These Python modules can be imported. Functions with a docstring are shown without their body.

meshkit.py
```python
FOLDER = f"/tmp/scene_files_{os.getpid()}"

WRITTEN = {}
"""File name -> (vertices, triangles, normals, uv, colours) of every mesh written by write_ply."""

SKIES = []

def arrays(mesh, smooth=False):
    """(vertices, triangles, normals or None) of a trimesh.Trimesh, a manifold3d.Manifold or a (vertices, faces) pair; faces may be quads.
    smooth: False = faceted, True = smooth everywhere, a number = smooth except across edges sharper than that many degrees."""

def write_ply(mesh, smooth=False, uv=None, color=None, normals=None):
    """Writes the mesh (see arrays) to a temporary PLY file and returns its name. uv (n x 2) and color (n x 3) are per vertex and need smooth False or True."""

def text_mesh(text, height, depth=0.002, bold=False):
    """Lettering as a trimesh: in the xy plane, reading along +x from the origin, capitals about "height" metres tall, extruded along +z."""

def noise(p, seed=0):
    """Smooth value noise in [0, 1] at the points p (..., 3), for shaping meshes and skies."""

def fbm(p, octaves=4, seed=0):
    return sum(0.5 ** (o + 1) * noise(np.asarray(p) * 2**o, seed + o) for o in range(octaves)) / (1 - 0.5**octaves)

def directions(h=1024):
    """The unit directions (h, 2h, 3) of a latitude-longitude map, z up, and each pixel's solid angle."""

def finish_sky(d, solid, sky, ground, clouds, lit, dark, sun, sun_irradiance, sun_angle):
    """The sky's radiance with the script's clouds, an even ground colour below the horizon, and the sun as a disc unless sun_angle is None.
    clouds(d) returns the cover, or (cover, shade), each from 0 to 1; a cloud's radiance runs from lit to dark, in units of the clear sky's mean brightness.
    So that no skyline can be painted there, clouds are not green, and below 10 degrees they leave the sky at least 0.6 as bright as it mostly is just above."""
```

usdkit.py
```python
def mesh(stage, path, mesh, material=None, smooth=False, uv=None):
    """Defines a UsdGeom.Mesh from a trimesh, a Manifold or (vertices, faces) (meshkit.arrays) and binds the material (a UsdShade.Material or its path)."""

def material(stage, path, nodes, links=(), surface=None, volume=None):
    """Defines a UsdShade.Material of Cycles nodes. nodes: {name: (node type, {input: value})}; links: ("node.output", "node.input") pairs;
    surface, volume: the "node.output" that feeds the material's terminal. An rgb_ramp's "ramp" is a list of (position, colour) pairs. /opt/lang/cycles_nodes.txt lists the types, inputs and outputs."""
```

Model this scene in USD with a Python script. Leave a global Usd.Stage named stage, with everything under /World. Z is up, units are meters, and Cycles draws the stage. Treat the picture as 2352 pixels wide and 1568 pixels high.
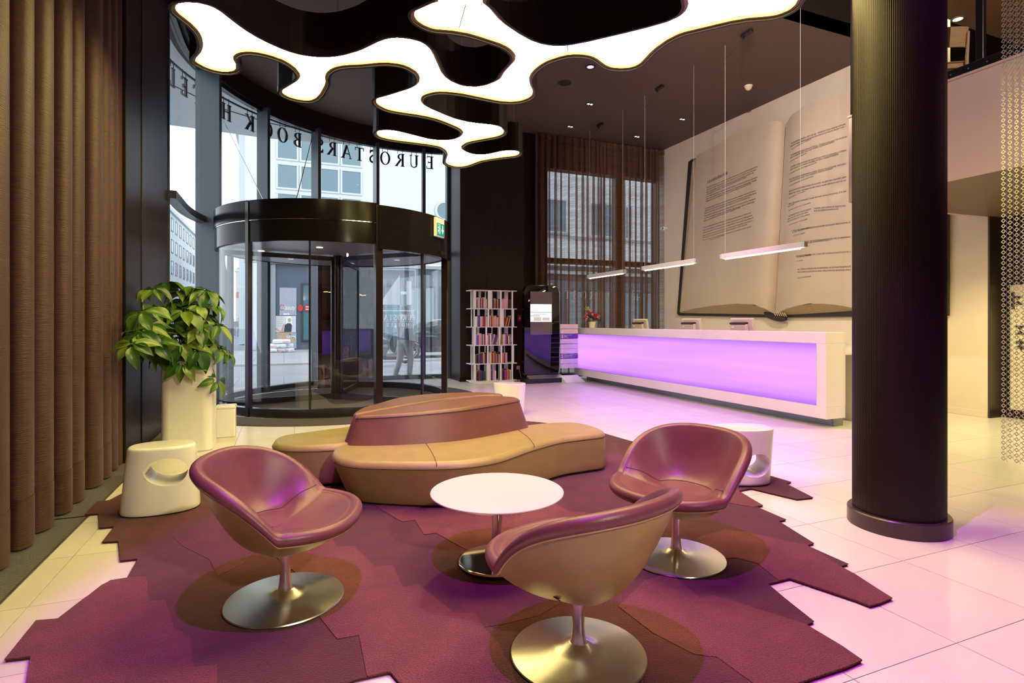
import math, random
import numpy as np, trimesh, manifold3d as m3, usdkit, meshkit
from pxr import Usd, UsdGeom, UsdLux, UsdShade, Sdf, Gf, Vt
from shapely.geometry import Polygon, LineString, Point, box as sbox
from shapely import affinity
from shapely.ops import unary_union, split as ssplit

# ------------------------------------------------------------------ camera, light, exposure
stage = Usd.Stage.CreateInMemory()
UsdGeom.SetStageUpAxis(stage, UsdGeom.Tokens.z); UsdGeom.SetStageMetersPerUnit(stage, 1.0)
UsdGeom.Xform.Define(stage, '/World'); UsdGeom.Scope.Define(stage, '/World/Looks')
PI = math.pi
FP, U0, V0, H = 1278.0, 1176.0, 740.0, 1.32          # focal length in pixels, principal column, horizon row, eye height
TH = math.atan(524 / FP)
FW = np.array([math.sin(TH), math.cos(TH)]); RT = np.array([math.cos(TH), -math.sin(TH)])
EXPOSURE = 0.0
cam = UsdGeom.Camera.Define(stage, '/World/camera')
cam.CreateHorizontalApertureAttr(36.0); cam.CreateVerticalApertureAttr(24.0)
cam.CreateFocalLengthAttr(36.0 * FP / 2352); cam.CreateVerticalApertureOffsetAttr(-44 * 36.0 / 2352)
cam.CreateClippingRangeAttr((0.05, 500.0)); cam.CreateExposureAttr(EXPOSURE)
_x = UsdGeom.Xformable(cam); _x.AddTranslateOp().Set((0, 0, H)); _x.AddRotateZOp().Set(-math.degrees(TH)); _x.AddRotateXOp().Set(90.0)

dome = UsdLux.DomeLight.Define(stage, '/World/sky_light')          # an even, bright overcast sky
dome.CreateIntensityAttr(0.85); dome.CreateColorAttr(Gf.Vec3f(0.88, 0.95, 1.0))

CHANDELIER = (18.0, (1.0, 0.79, 0.27))
DESK_GLOW = (1.0, (0.85, 0.30, 2.0))
MAGENTA = (0.55, 0.07, 1.0)

def spot(path, loc, target, power, color, cone=60, soft=0.3, radius=0.04):
    s = UsdLux.SphereLight.Define(stage, path)
    s.CreateRadiusAttr(radius); s.CreateIntensityAttr(power); s.CreateColorAttr(Gf.Vec3f(*color)); s.CreateNormalizeAttr(True)
    sh = UsdLux.ShapingAPI.Apply(s.GetPrim()); sh.CreateShapingConeAngleAttr(cone); sh.CreateShapingConeSoftnessAttr(soft)
    d = np.array(target, float) - np.array(loc, float); d /= np.linalg.norm(d)
    up = np.array([0, 1, 0]) if abs(d[2]) > 0.95 else np.array([0, 0, 1])
    z = -d; x = np.cross(up, z); x /= np.linalg.norm(x); y = np.cross(z, x)
    UsdGeom.Xformable(s).AddTransformOp().Set(Gf.Matrix4d(*x, 0, *y, 0, *z, 0, *map(float, loc), 1))
    return s

# coloured and warm lamps, mostly out of view, placed by what they light: (place, target, power, colour, cone, softness)
SPOTS = {
 'magenta_near': ((0.25, 1.30, 5.95), (1.55, 2.45, 0), 300, (0.72, 0.02, 1.15), 26, 0.25),
 'unseen_magenta_right': ((3.60, 0.30, 5.95), (3.9, 1.7, 0), 70, (0.80, 0.03, 1.0), 27, 0.3),  # out of view, placed to turn the floor by the column pink
 'unseen_violet_mid': ((4.40, 5.55, 5.95), (4.3, 6.6, 0), 330, (0.62, 0.06, 1.0), 33, 0.3),  # out of view, placed to light the floor before the desk
 'warm_left': ((1.6, -2.4, 3.5), (-1.0, 5.8, 0.6), 230, (1.0, 0.86, 0.58), 30, 0.7, .08),  # unseen, behind the viewer, placed to brighten the stool and planter faces
 'warm_right': ((4.6, 4.6, 5.45), (9.0, 8.4, 3.9), 260, (1.0, 0.82, 0.66), 42, 0.5),  # unseen lamp placed to brighten the book wall
 'warm_gallery': ((3.2, -1.6, 5.9), (6.7, 3.4, 3.2), 300, (1.0, 0.78, 0.66), 24, 0.6),  # unseen lamp placed to lighten the mezzanine parapet
 'gallery_a': ((8.9, 4.9, 6.25), (8.4, 4.2, 4.0), 45, (1.0, 0.84, 0.52), 75, 0.5),
 'unseen_soffit_a': ((8.2, 3.2, 2.70), (8.0, 3.2, 0), 40, (1.0, 0.85, 0.36), 70, 0.6),  # the soffit lamps are out of view, placed to warm the floor below
 'unseen_soffit_b': ((8.3, 1.2, 2.70), (8.0, 1.2, 0), 40, (1.0, 0.85, 0.36), 70, 0.6),
 'unseen_soffit_c': ((7.3, 4.2, 2.70), (7.4, 4.2, 0), 40, (1.0, 0.85, 0.36), 70, 0.6),
}

# ------------------------------------------------------------------ geometry helpers
def ray(u, v):
    a = FW + RT * (u - U0) / FP
    return np.array([a[0], a[1], -(v - V0) / FP])
EYE = np.array([0, 0, H])
def atZ(u, v, z=0.0):
    r = ray(u, v); return EYE + r * ((z - H) / r[2])
def atX(u, v, x):
    r = ray(u, v); return EYE + r * (x / r[0])
def atY(u, v, y):
    r = ray(u, v); return EYE + r * (y / r[1])
def atD(u, v, d): return EYE + ray(u, v) * d
def zpoly(pts, z=0.0): return [tuple(atZ(u, v, z)[:2]) for u, v in pts]

T = trimesh.Trimesh
def tm(v, f): return T(np.asarray(v, float), np.asarray(f, int), process=False)
def join(ms):
    ms = [m for m in ms if m is not None and len(m.faces)]
    return trimesh.util.concatenate(ms)
def move(m, t=(0, 0, 0), rz=0, rx=0, ry=0, s=None):
    m = m.copy()
    if s is not None: m.apply_scale(s)
    for a, ax in ((rx, [1, 0, 0]), (ry, [0, 1, 0]), (rz, [0, 0, 1])):
        if a: m.apply_transform(trimesh.transformations.rotation_matrix(a, ax))
    m.apply_translation(t); return m
BV = np.array([[x, y, z] for x in (-.5, .5) for y in (-.5, .5) for z in (-.5, .5)])
BF = [[0, 1, 3], [0, 3, 2], [4, 6, 7], [4, 7, 5], [0, 4, 5], [0, 5, 1], [2, 3, 7], [2, 7, 6], [0, 2, 6], [0, 6, 4], [1, 5, 7], [1, 7, 3]]
def box(lo, hi):
    lo, hi = np.minimum(lo, hi).astype(float), np.maximum(lo, hi).astype(float)
    return tm((lo + hi) / 2 + BV * (hi - lo), BF)
_ch = {}
def rbox(lo, hi, b=0.008):
    lo, hi = np.minimum(lo, hi).astype(float), np.maximum(lo, hi).astype(float)
    b = min(b, (hi - lo).min() * 0.45); c, h = (lo + hi) / 2, (hi - lo) / 2
    v = []
    for sx in (-1, 1):
        for sy in (-1, 1):
            for sz in (-1, 1):
                for k in range(3):
                    q = h - b; q = q.copy(); q[k] = h[k]; v.append(c + q * (sx, sy, sz))
    if 'f' not in _ch:
        vv = []
        for sx in (-1, 1):
            for sy in (-1, 1):
                for sz in (-1, 1):
                    for k in range(3):
                        q = np.array([.9, .9, .9]); q[k] = 1; vv.append(q * (sx, sy, sz))
        hull = trimesh.convex.convex_hull(np.array(vv)); d = np.linalg.norm(np.array(vv)[:, None] - hull.vertices[None], axis=2)
        back = d.argmin(0); _ch['f'] = back[hull.faces]
    return tm(v, _ch['f'])
def obox(p0, p1, w, z0, z1):
    """a box along the plan segment p0 p1, w wide"""
    p0, p1 = np.array(p0[:2], float), np.array(p1[:2], float); d = p1 - p0; L = np.linalg.norm(d)
    return move(box((0, -w / 2, z0), (L, w / 2, z1)), (*p0, 0), math.atan2(d[1], d[0]))
def cyl(p0, p1, r, n=16, r1=None):
    return tube([p0, p1], [r, r if r1 is None else r1], n)
def tube(pts, r, n=10, closed=False, cap=True):
    P = np.asarray(pts, float); k = len(P); R = np.full(k, r, float) if np.ndim(r) == 0 else np.asarray(r, float)
    t = (np.roll(P, -1, 0) - np.roll(P, 1, 0)) if closed else np.gradient(P, axis=0)
    t /= np.maximum(np.linalg.norm(t, axis=1, keepdims=True), 1e-12)
    up = np.array([0, 0, 1.0]) if abs(t[0][2]) < 0.9 else np.array([1.0, 0, 0])
    a = np.cross(up, t[0]); a /= np.linalg.norm(a); V = []
    ang = np.linspace(0, 2 * PI, n, endpoint=False)
    for i in range(k):
        a = a - t[i] * (a @ t[i]); a /= np.linalg.norm(a); b = np.cross(t[i], a)
        V.append(P[i] + R[i] * (np.cos(ang)[:, None] * a + np.sin(ang)[:, None] * b))
    return loft(V, closed, cap and not closed)
def loft(rings, wrap=False, cap=True):
    """closed rings of equal length, joined one to the next"""
    R = np.asarray(rings, float); k, n = R.shape[:2]; V = R.reshape(-1, 3); F = []
    j = np.arange(n); j2 = (j + 1) % n
    for i in range(k if wrap else k - 1):
        a, b = i * n, ((i + 1) % k) * n
        F += np.stack([a + j, a + j2, b + j2], 1).tolist() + np.stack([a + j, b + j2, b + j], 1).tolist()
    if cap:
        V = np.vstack([V, R[0].mean(0), R[-1].mean(0)])
        F += ([] if cap == 'last' else np.stack([np.full(n, k * n), j2, j], 1).tolist()) + np.stack([np.full(n, k * n + 1), (k - 1) * n + j, (k - 1) * n + j2], 1).tolist()
    m = tm(V, F)
    return m
def lathe(prof, n=48, c=(0, 0, 0)):
    a = np.linspace(0, 2 * PI, n, endpoint=False)
    hollow = prof[0][0] > .001 and prof[-1][0] > .001
    return move(loft([np.stack([r * np.cos(a), r * np.sin(a), np.full(n, z)], 1) for r, z in prof], hollow, not hollow), c)
def grid(P):
    """an open sheet from points (rows, columns, 3)"""
    P = np.asarray(P, float); a, b = P.shape[:2]
    i = (np.arange(a - 1)[:, None] * b + np.arange(b - 1)[None]).ravel()
    return tm(P.reshape(-1, 3), np.vstack([np.stack([i, i + 1, i + b + 1], 1), np.stack([i, i + b + 1, i + b], 1)]))
def slab(P, N):
    """a closed sheet of some thickness: front points P and back points N (rows, columns, 3)"""
    P, N = np.asarray(P, float), np.asarray(N, float); a, b = P.shape[:2]
    f, g = grid(P), grid(N); ring = [(0, j) for j in range(b)] + [(i, b - 1) for i in range(1, a)] + [(a - 1, j) for j in range(b - 2, -1, -1)] + [(i, 0) for i in range(a - 2, 0, -1)]
    k = np.array([i * b + j for i, j in ring]); k2 = np.roll(k, -1); o = a * b
    side = np.vstack([np.stack([k, k2 + o, k2], 1), np.stack([k, k + o, k2 + o], 1)])
    return tm(np.vstack([P.reshape(-1, 3), N.reshape(-1, 3)]), np.vstack([f.faces[:, ::-1], g.faces + o, side]))
def prism(poly, z0, z1):
    if not hasattr(poly, 'geom_type'): poly = Polygon(poly)
    if not poly.is_valid: poly = poly.buffer(0)
    gs = [g for g in getattr(poly, 'geoms', [poly]) if g.geom_type == 'Polygon' and g.area > 1e-7]
    return move(join([trimesh.creation.extrude_polygon(g, z1 - z0, engine='earcut') for g in gs]), (0, 0, z0))
def spline(pts, n=8, closed=True):
    """a smooth curve through the points"""
    P = np.asarray(pts, float); k = len(P); out = []
    for i in range(k if closed else k - 1):
        p0, p1, p2, p3 = (P[(i + o) % k] if closed else P[min(max(i + o, 0), k - 1)] for o in (-1, 0, 1, 2))
        for t in np.linspace(0, 1, n, endpoint=False):
            out.append(0.5 * (2 * p1 + (p2 - p0) * t + (2 * p0 - 5 * p1 + 4 * p2 - p3) * t * t + (3 * p1 - p0 - 3 * p2 + p3) * t ** 3))
    if not closed: out.append(P[-1])
    return np.array(out)
def frame(o, x, y):
    """4x4 placing a mesh's xy plane with its x along x and its y along y"""
    x = np.array(x, float); x /= np.linalg.norm(x); y = np.array(y, float); y -= x * (x @ y); y /= np.linalg.norm(y)
    M = np.eye(4); M[:3, 0], M[:3, 1], M[:3, 2], M[:3, 3] = x, y, np.cross(x, y), o
    return M
_gl = {}
def _glyph(ch, bold):
    if (ch, bold) not in _gl:
        w = lambda t: meshkit.text_mesh(t, 1.0, 1.0, bold).bounds[1][0]
        if '' not in _gl: _gl[''] = w('||')
        adv = w('|' + ch + '|') - w('||')
        m = None
        if ch != ' ':
            m = meshkit.text_mesh(ch, 1.0, 1.0, bold)
        _gl[(ch, bold)] = (m, adv)
    return _gl[(ch, bold)]
def text(s, height, depth=0.0, bold=False, italic=0.0):
    """flat lettering in the xy plane (with depth: solid), set glyph by glyph"""
    x, ms = 0.0, []
    for ch in s:
        m, adv = _glyph(ch, bold)
        if m is not None: ms.append(move(m, (x, 0, 0)))
        x += adv
    m = join(ms)
    if not depth:
        up = m.face_normals[:, 2] > 0.9; m.update_faces(up); m.remove_unreferenced_vertices(); m.vertices[:, 2] = 0
    m.vertices *= (height, height, depth or 1)
    m.vertices[:, 0] += italic * m.vertices[:, 1]
    return m
def tsize(m): return m.bounds[1][0] - m.bounds[0][0]

# ------------------------------------------------------------------ scene helpers
_names = {}
def numbered(parent, name):
    k = _names[(parent, name)] = _names.get((parent, name), -1) + 1
    return name if k == 0 else f'{name}_{k:03d}'
class Thing:
    def __init__(s, path, loc, rz): s.path, s.loc, s.rz = path, np.array(loc, float), rz
    @property
    def prim(s): return stage.GetPrimAtPath(s.path)
def meta(prim, label=None, cat=None, group=None, kind=None):
    for k, v in (('label', label), ('category', cat), ('group', group), ('kind', kind)):
        if v: prim.SetCustomDataByKey(k, v)
def thing(name, label=None, cat=None, loc=(0, 0, 0), rz=0, group=None, kind=None):
    p = '/World/' + numbered('/World', name)
    x = UsdGeom.Xform.Define(stage, p); x.AddTranslateOp().Set(Gf.Vec3d(*map(float, loc)))
    if rz: x.AddRotateZOp().Set(math.degrees(rz))
    meta(x.GetPrim(), label, cat, group, kind)
    return Thing(p, loc, rz)
def put(name, mesh, mat, parent=None, smooth=None, label=None, cat=None, group=None, kind=None, world=False, uv=None):
    """one mesh: a part of its parent, or a thing of its own"""
    root = parent.path if parent is not None else '/World'
    p = root + '/' + numbered(root, name)
    if world and parent is not None:
        top = parent
        mesh = mesh.copy() if hasattr(mesh, 'copy') else mesh
        mesh.apply_translation(-top.loc)
        if top.rz: mesh.apply_transform(trimesh.transformations.rotation_matrix(-top.rz, [0, 0, 1]))
    usdkit.mesh(stage, p, mesh, M[mat] if isinstance(mat, str) else mat, smooth or False, uv)
    meta(stage.GetPrimAtPath(p), label, cat, group, kind)
    t = Thing(p, parent.loc if parent is not None else (0, 0, 0), parent.rz if parent is not None else 0)
    return t
def dup(src, loc, rz, label, group=None, rx=0):
    """a copy of a thing with its parts"""
    was = src.prim.GetCustomData(); name = src.path.split('/')[-1]
    p = '/World/' + numbered('/World', name)
    x = UsdGeom.Xform.Define(stage, p)
    x.GetPrim().GetReferences().AddInternalReference(src.path)
    xf = UsdGeom.Xformable(x); xf.ClearXformOpOrder()
    x.GetPrim().RemoveProperty('xformOp:translate'); x.GetPrim().RemoveProperty('xformOp:rotateZ')
    mt = Gf.Matrix4d().SetRotate(Gf.Rotation(Gf.Vec3d(1, 0, 0), math.degrees(rx))) * Gf.Matrix4d().SetRotate(Gf.Rotation(Gf.Vec3d(0, 0, 1), math.degrees(rz))) * Gf.Matrix4d().SetTranslate(Gf.Vec3d(*map(float, loc)))
    xf.AddTransformOp().Set(mt)
    x.GetPrim().SetInstanceable(True)
    meta(x.GetPrim(), label, was.get('category'), group or was.get('group'))
    return Thing(p, loc, rz)

# ------------------------------------------------------------------ materials
M = {}
def mat(name, nodes, links, surface): M[name] = usdkit.material(stage, '/World/Looks/' + name, nodes, links, surface)
def plain(name, color, rough=0.5, metal=0.0, spec=0.5, var=None, bump=None, coat=0.0, stretch=(1, 1, 1), extra=None, detail=3):
    """principled with optional mottling (scale, amount) and fine relief (scale, distance)"""
    n = {'p': ('principled_bsdf', {'base_color': color, 'roughness': rough, 'metallic': metal, 'specular_ior_level': spec, 'coat_weight': coat, **(extra or {})})}
    l = []
    if var or bump:
        n['g'] = ('texture_coordinate', {}); n['m'] = ('mapping', {'scale': stretch}); l.append(('g.object', 'm.vector'))
    if var:
        c = np.array(color); n['v'] = ('noise_texture', {'scale': var[0], 'detail': detail}); n['r'] = ('rgb_ramp', {'ramp': [(0.25, tuple(c * (1 - var[1]))), (0.75, tuple(np.minimum(c * (1 + var[1]), 1)))]})
        l += [('m.vector', 'v.vector'), ('v.fac', 'r.fac'), ('r.color', 'p.base_color')]
    if bump:
        n['b'] = ('noise_texture', {'scale': bump[0], 'detail': 3}); n['k'] = ('bump', {'distance': bump[1], 'strength': 1.0})
        l += [('m.vector', 'b.vector'), ('b.fac', 'k.height'), ('k.normal', 'p.normal')]
    mat(name, n, l, 'p.BSDF')
def glow(name, color, strength): mat(name, {'e': ('emission', {'color': color, 'strength': strength})}, [], 'e.emission')
def pane(name, tint, amount=0.9, base=0.035):
    """window glass: clear, with reflections that grow towards grazing angles, the same from both sides"""
    mat(name, {'t': ('transparent_bsdf', {'color': tint}), 'g': ('glossy_bsdf', {'color': (1, 1, 1), 'roughness': 0.0}), 'f': ('layer_weight', {'blend': 0.5}), 'w': ('math', {'math_type': 'power', 'value2': 5.0}), 'a': ('math', {'math_type': 'multiply_add', 'value2': amount * .5, 'value3': base}), 'x': ('mix_closure', {})},
        [('f.facing', 'w.value1'), ('w.value', 'a.value1'), ('a.value', 'x.fac'), ('t.BSDF', 'x.closure1'), ('g.BSDF', 'x.closure2')], 'x.closure')
for k, tone in enumerate((1.0, 0.96, 1.03)):
    plain(f'floor_tile_{k}', tuple(np.array((0.74, 0.70, 0.65)) * tone), 0.30, var=(1.7, 0.03), bump=(60, 0.0004))
plain('grout', (0.22, 0.19, 0.16), 0.8)
plain('dark_brown', (0.018, 0.011, 0.010), 0.36, spec=0.15, var=(3, 0.25), stretch=(6, 6, 0.3))
plain('dark_panel', (0.032, 0.020, 0.020), 0.36, spec=0.18, var=(3, 0.2), stretch=(6, 6, 0.3))
plain('ceiling_brown', (0.115, 0.080, 0.065), 0.55, spec=0.3)
plain('ceiling_black', (0.016, 0.012, 0.013), 0.55, spec=0.3)
plain('white_wall', (0.80, 0.70, 0.60), 0.7, var=(2, 0.03), bump=(120, 0.0004))
plain('pink_wall', (0.62, 0.48, 0.43), 0.7, var=(2, 0.03), bump=(140, 0.0003))
plain('white_lacquer', (0.92, 0.91, 0.90), 0.12, coat=0.3)
plain('white_matt', (0.86, 0.85, 0.83), 0.38)
plain('shelf_white', (0.88, 0.88, 0.88), 0.35)
plain('steel', (0.74, 0.72, 0.68), 0.26, 1.0, bump=(40, 0.0002), stretch=(1, 1, 8))
plain('chrome', (0.80, 0.77, 0.72), 0.07, 1.0)
plain('black_metal', (0.012, 0.011, 0.013), 0.22, spec=0.6)
plain('bronze_metal', (0.030, 0.020, 0.020), 0.25, 0.6)
plain('mullion_grey', (0.055, 0.066, 0.080), 0.34, 0.3)
plain('black_gloss', (0.006, 0.005, 0.007), 0.03, spec=0.7)
plain('leather_plum', (0.165, 0.055, 0.062), 0.36, spec=0.5, var=(9, 0.14), bump=(330, 0.0005))
plain('leather_brown', (0.160, 0.068, 0.046), 0.40, spec=0.5, var=(7, 0.13), bump=(330, 0.0005))
plain('leather_beige', (0.315, 0.25, 0.098), 0.38, spec=0.5, var=(6, 0.10), bump=(330, 0.0005))
plain('leather_olive', (0.31, 0.245, 0.082), 0.34, spec=0.5, var=(7, 0.12), bump=(330, 0.0005))
plain('thread', (0.10, 0.05, 0.04), 0.6)
plain('piping', (0.42, 0.32, 0.17), 0.4)
def carpet(name, color, amount):
    mat(name, {'g': ('geometry', {}), 'n': ('noise_texture', {'scale': 190, 'detail': 3}), 's': ('noise_texture', {'scale': 6, 'detail': 3}),
               'r': ('rgb_ramp', {'ramp': [(0.30, tuple(np.array(color) * (1 - amount))), (0.62, tuple(np.array(color) * (1 + amount)))]}),
               'q': ('rgb_ramp', {'ramp': [(0.3, (0.82, 0.82, 0.82)), (0.7, (1.1, 1.1, 1.1))]}), 'x': ('mix', {'mix_type': 'multiply', 'fac': 1.0}),
               'b': ('bump', {'distance': 0.012, 'strength': 0.9}), 'p': ('principled_bsdf', {'roughness': 0.95, 'specular_ior_level': 0.1, 'sheen_weight': 0.15, 'sheen_roughness': 0.6})},
        [('g.position', 'n.vector'), ('g.position', 's.vector'), ('n.fac', 'r.fac'), ('s.fac', 'q.fac'), ('r.color', 'x.color1'), ('q.color', 'x.color2'), ('x.color', 'p.base_color'), ('n.fac', 'b.height'), ('b.normal', 'p.normal')], 'p.BSDF')
carpet('carpet_deep', (0.100, 0.0205, 0.030), 0.15)
carpet('carpet_mid', (0.115, 0.0245, 0.034), 0.25)
carpet('carpet_light', (0.160, 0.036, 0.045), 0.5)
plain('carpet_edge', (0.09, 0.03, 0.03), 0.95, spec=0.1)
plain('mat_grey', (0.115, 0.100, 0.100), 0.95, spec=0.1, var=(160, 0.5), bump=(240, 0.006))
mat('curtain', {'g': ('geometry', {}), 'm': ('mapping', {'scale': (3, 3, 75)}), 'n': ('noise_texture', {'scale': 2.4, 'detail': 4, 'roughness': 0.65}),
    'r': ('rgb_ramp', {'ramp': [(0.30, (0.018, 0.009, 0.005)), (0.48, (0.070, 0.0225, 0.012)), (0.75, (0.105, 0.035, 0.018))]}),
    'd': ('principled_bsdf', {'roughness': 0.38, 'specular_ior_level': 0.5, 'sheen_weight': 0.1}), 't': ('translucent_bsdf', {'color': (0.12, 0.08, 0.06)}), 'k': ('bump', {'distance': 0.004}), 'x': ('mix_closure', {'fac': 0.12})},
    [('g.position', 'm.vector'), ('m.vector', 'n.vector'), ('n.fac', 'r.fac'), ('r.color', 'd.base_color'), ('n.fac', 'k.height'), ('k.normal', 'd.normal'), ('d.BSDF', 'x.closure1'), ('t.BSDF', 'x.closure2')], 'x.closure')
mat('sheer', {'g': ('geometry', {}), 'm': ('mapping', {'scale': (1, 1, 42)}), 'n': ('noise_texture', {'scale': 1.3, 'detail': 2}), 'q': ('map_range', {'from_min': 0.35, 'from_max': 0.65, 'to_min': 0.46, 'to_max': 0.68}),
    'd': ('diffuse_bsdf', {'color': (0.150, 0.085, 0.058)}), 't': ('transparent_bsdf', {'color': (0.86, 0.84, 0.82)}), 'x': ('mix_closure', {'fac': 0.3})},
    [('g.position', 'm.vector'), ('m.vector', 'n.vector'), ('n.fac', 'q.value'), ('q.result', 'x.fac'), ('t.BSDF', 'x.closure1'), ('d.BSDF', 'x.closure2')], 'x.closure')
mat('sheer_hem', {'d': ('diffuse_bsdf', {'color': (0.13, 0.075, 0.05)}), 't': ('transparent_bsdf', {'color': (0.8, 0.78, 0.76)}), 'x': ('mix_closure', {'fac': 0.8})}, [('t.BSDF', 'x.closure1'), ('d.BSDF', 'x.closure2')], 'x.closure')
pane('glass', (0.975, 0.985, 0.99), 0.6)
pane('glass_door', (0.965, 0.975, 0.985), 0.8, 0.05)
pane('acrylic', (0.96, 0.96, 0.97), 0.6)
plain('leaf_dark', (0.030, 0.095, 0.014), 0.30, spec=0.5, var=(14, 0.35), extra={'subsurface_weight': 0.0})
plain('leaf_mid', (0.075, 0.170, 0.022), 0.30, spec=0.5, var=(14, 0.30))
plain('leaf_light', (0.150, 0.240, 0.035), 0.30, spec=0.5, var=(14, 0.25))
plain('stem_green', (0.20, 0.20, 0.07), 0.5)
plain('trunk', (0.10, 0.06, 0.03), 0.8, var=(20, 0.3))
plain('soil', (0.03, 0.02, 0.014), 0.9, bump=(60, 0.01))
plain('page', (0.60, 0.50, 0.40), 0.7, spec=0.3, var=(1.5, 0.05), bump=(90, 0.0006))
plain('page_edge', (0.42, 0.32, 0.21), 0.8, spec=0.2, var=(60, 0.2), stretch=(1, 1, 1))
plain('ink', (0.022, 0.018, 0.016), 0.7)
plain('ink_grey', (0.11, 0.095, 0.08), 0.7)
plain('cover_dark', (0.030, 0.020, 0.018), 0.5)
plain('print_white', (0.88, 0.88, 0.88), 0.5)
mat('decal_white', {'d': ('diffuse_bsdf', {'color': (0.55, 0.55, 0.60)}), 't': ('translucent_bsdf', {'color': (0.85, 0.87, 0.92)}), 'x': ('mix_closure', {'fac': 0.6})}, [('d.BSDF', 'x.closure1'), ('t.BSDF', 'x.closure2')], 'x.closure')
plain('monitor_shell', (0.50, 0.45, 0.36), 0.35)
plain('slot_dark', (0.03, 0.012, 0.012), 0.5)
plain('cable', (0.50, 0.47, 0.45), 0.4)
plain('cable_dark', (0.02, 0.02, 0.02), 0.5)
plain('wood_light', (0.66, 0.46, 0.24), 0.45, var=(6, 0.12), stretch=(1, 1, 12))
plain('wood_seat', (0.33, 0.17, 0.075), 0.4, var=(6, 0.25), stretch=(1, 12, 1))
plain('column_brown', (0.016, 0.010, 0.009), 0.38, spec=0.2)
plain('base_brown', (0.050, 0.030, 0.030), 0.28, spec=0.5, var=(12, 0.15))
plain('soffit_brown', (0.16, 0.115, 0.08), 0.5)
plain('jamb_brown', (0.055, 0.040, 0.032), 0.35)
mat('steel_radial', {'t': ('tangent', {'direction_type': 'radial', 'axis': 'z'}), 'g': ('texture_coordinate', {}), 'p': ('principled_bsdf', {'base_color': (0.72, 0.70, 0.66), 'metallic': 1.0, 'roughness': 0.28, 'anisotropic': 0.75, 'anisotropic_rotation': 0.0})}, [('t.tangent', 'p.tangent')], 'p.BSDF')
plain('lip_brown', (0.30, 0.21, 0.14), 0.45)
plain('shade_dark', (0.022, 0.016, 0.018), 0.42, spec=0.3)
glow('exit_green', (0.02, 0.42, 0.20), 0.9)
glow('exit_white', (0.9, 1.0, 0.95), 1.1)
glow('lamp_warm', (1.0, 0.86, 0.62), 6.0)
glow('lamp_magenta', (0.75, 0.18, 1.0), 9.0)
glow('tube_glow', (1.0, 0.80, 0.38), 45.0)
mat('desk_glow', {'g': ('geometry', {}), 'm': ('mapping', {'scale': (0, 0.3, 6)}), 'n': ('noise_texture', {'scale': 1.0, 'detail': 1}), 'r': ('map_range', {'from_min': 0.3, 'from_max': 0.7, 'to_min': 0.93, 'to_max': 1.07}), 'e': ('emission', {}), 'k': ('math', {'math_type': 'multiply', 'value2': DESK_GLOW[0]}),
    's': ('separate_xyz', {}), 'z': ('map_range', {'from_min': 0.275, 'from_max': 1.055, 'to_min': 0.0, 'to_max': 1.0}), 'c': ('rgb_ramp', {'ramp': [(0.0, (0.55, 0.18, 0.95)), (0.12, (0.88, 0.37, 1.0)), (0.5, (1.05, 0.46, 1.0)), (0.88, (0.92, 0.40, 1.0)), (1.0, (0.62, 0.22, 0.97))]}), 'x': ('mix', {'mix_type': 'multiply', 'fac': 1.0, 'color2': (0.93, 0.93, 2.0)})},
    [('g.position', 'm.vector'), ('m.vector', 'n.vector'), ('n.fac', 'r.value'), ('r.result', 'k.value1'), ('k.value', 'e.strength'), ('g.position', 's.vector'), ('s.z', 'z.value'), ('z.result', 'c.fac'), ('c.color', 'x.color1'), ('x.color', 'e.color')], 'e.emission')
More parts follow.
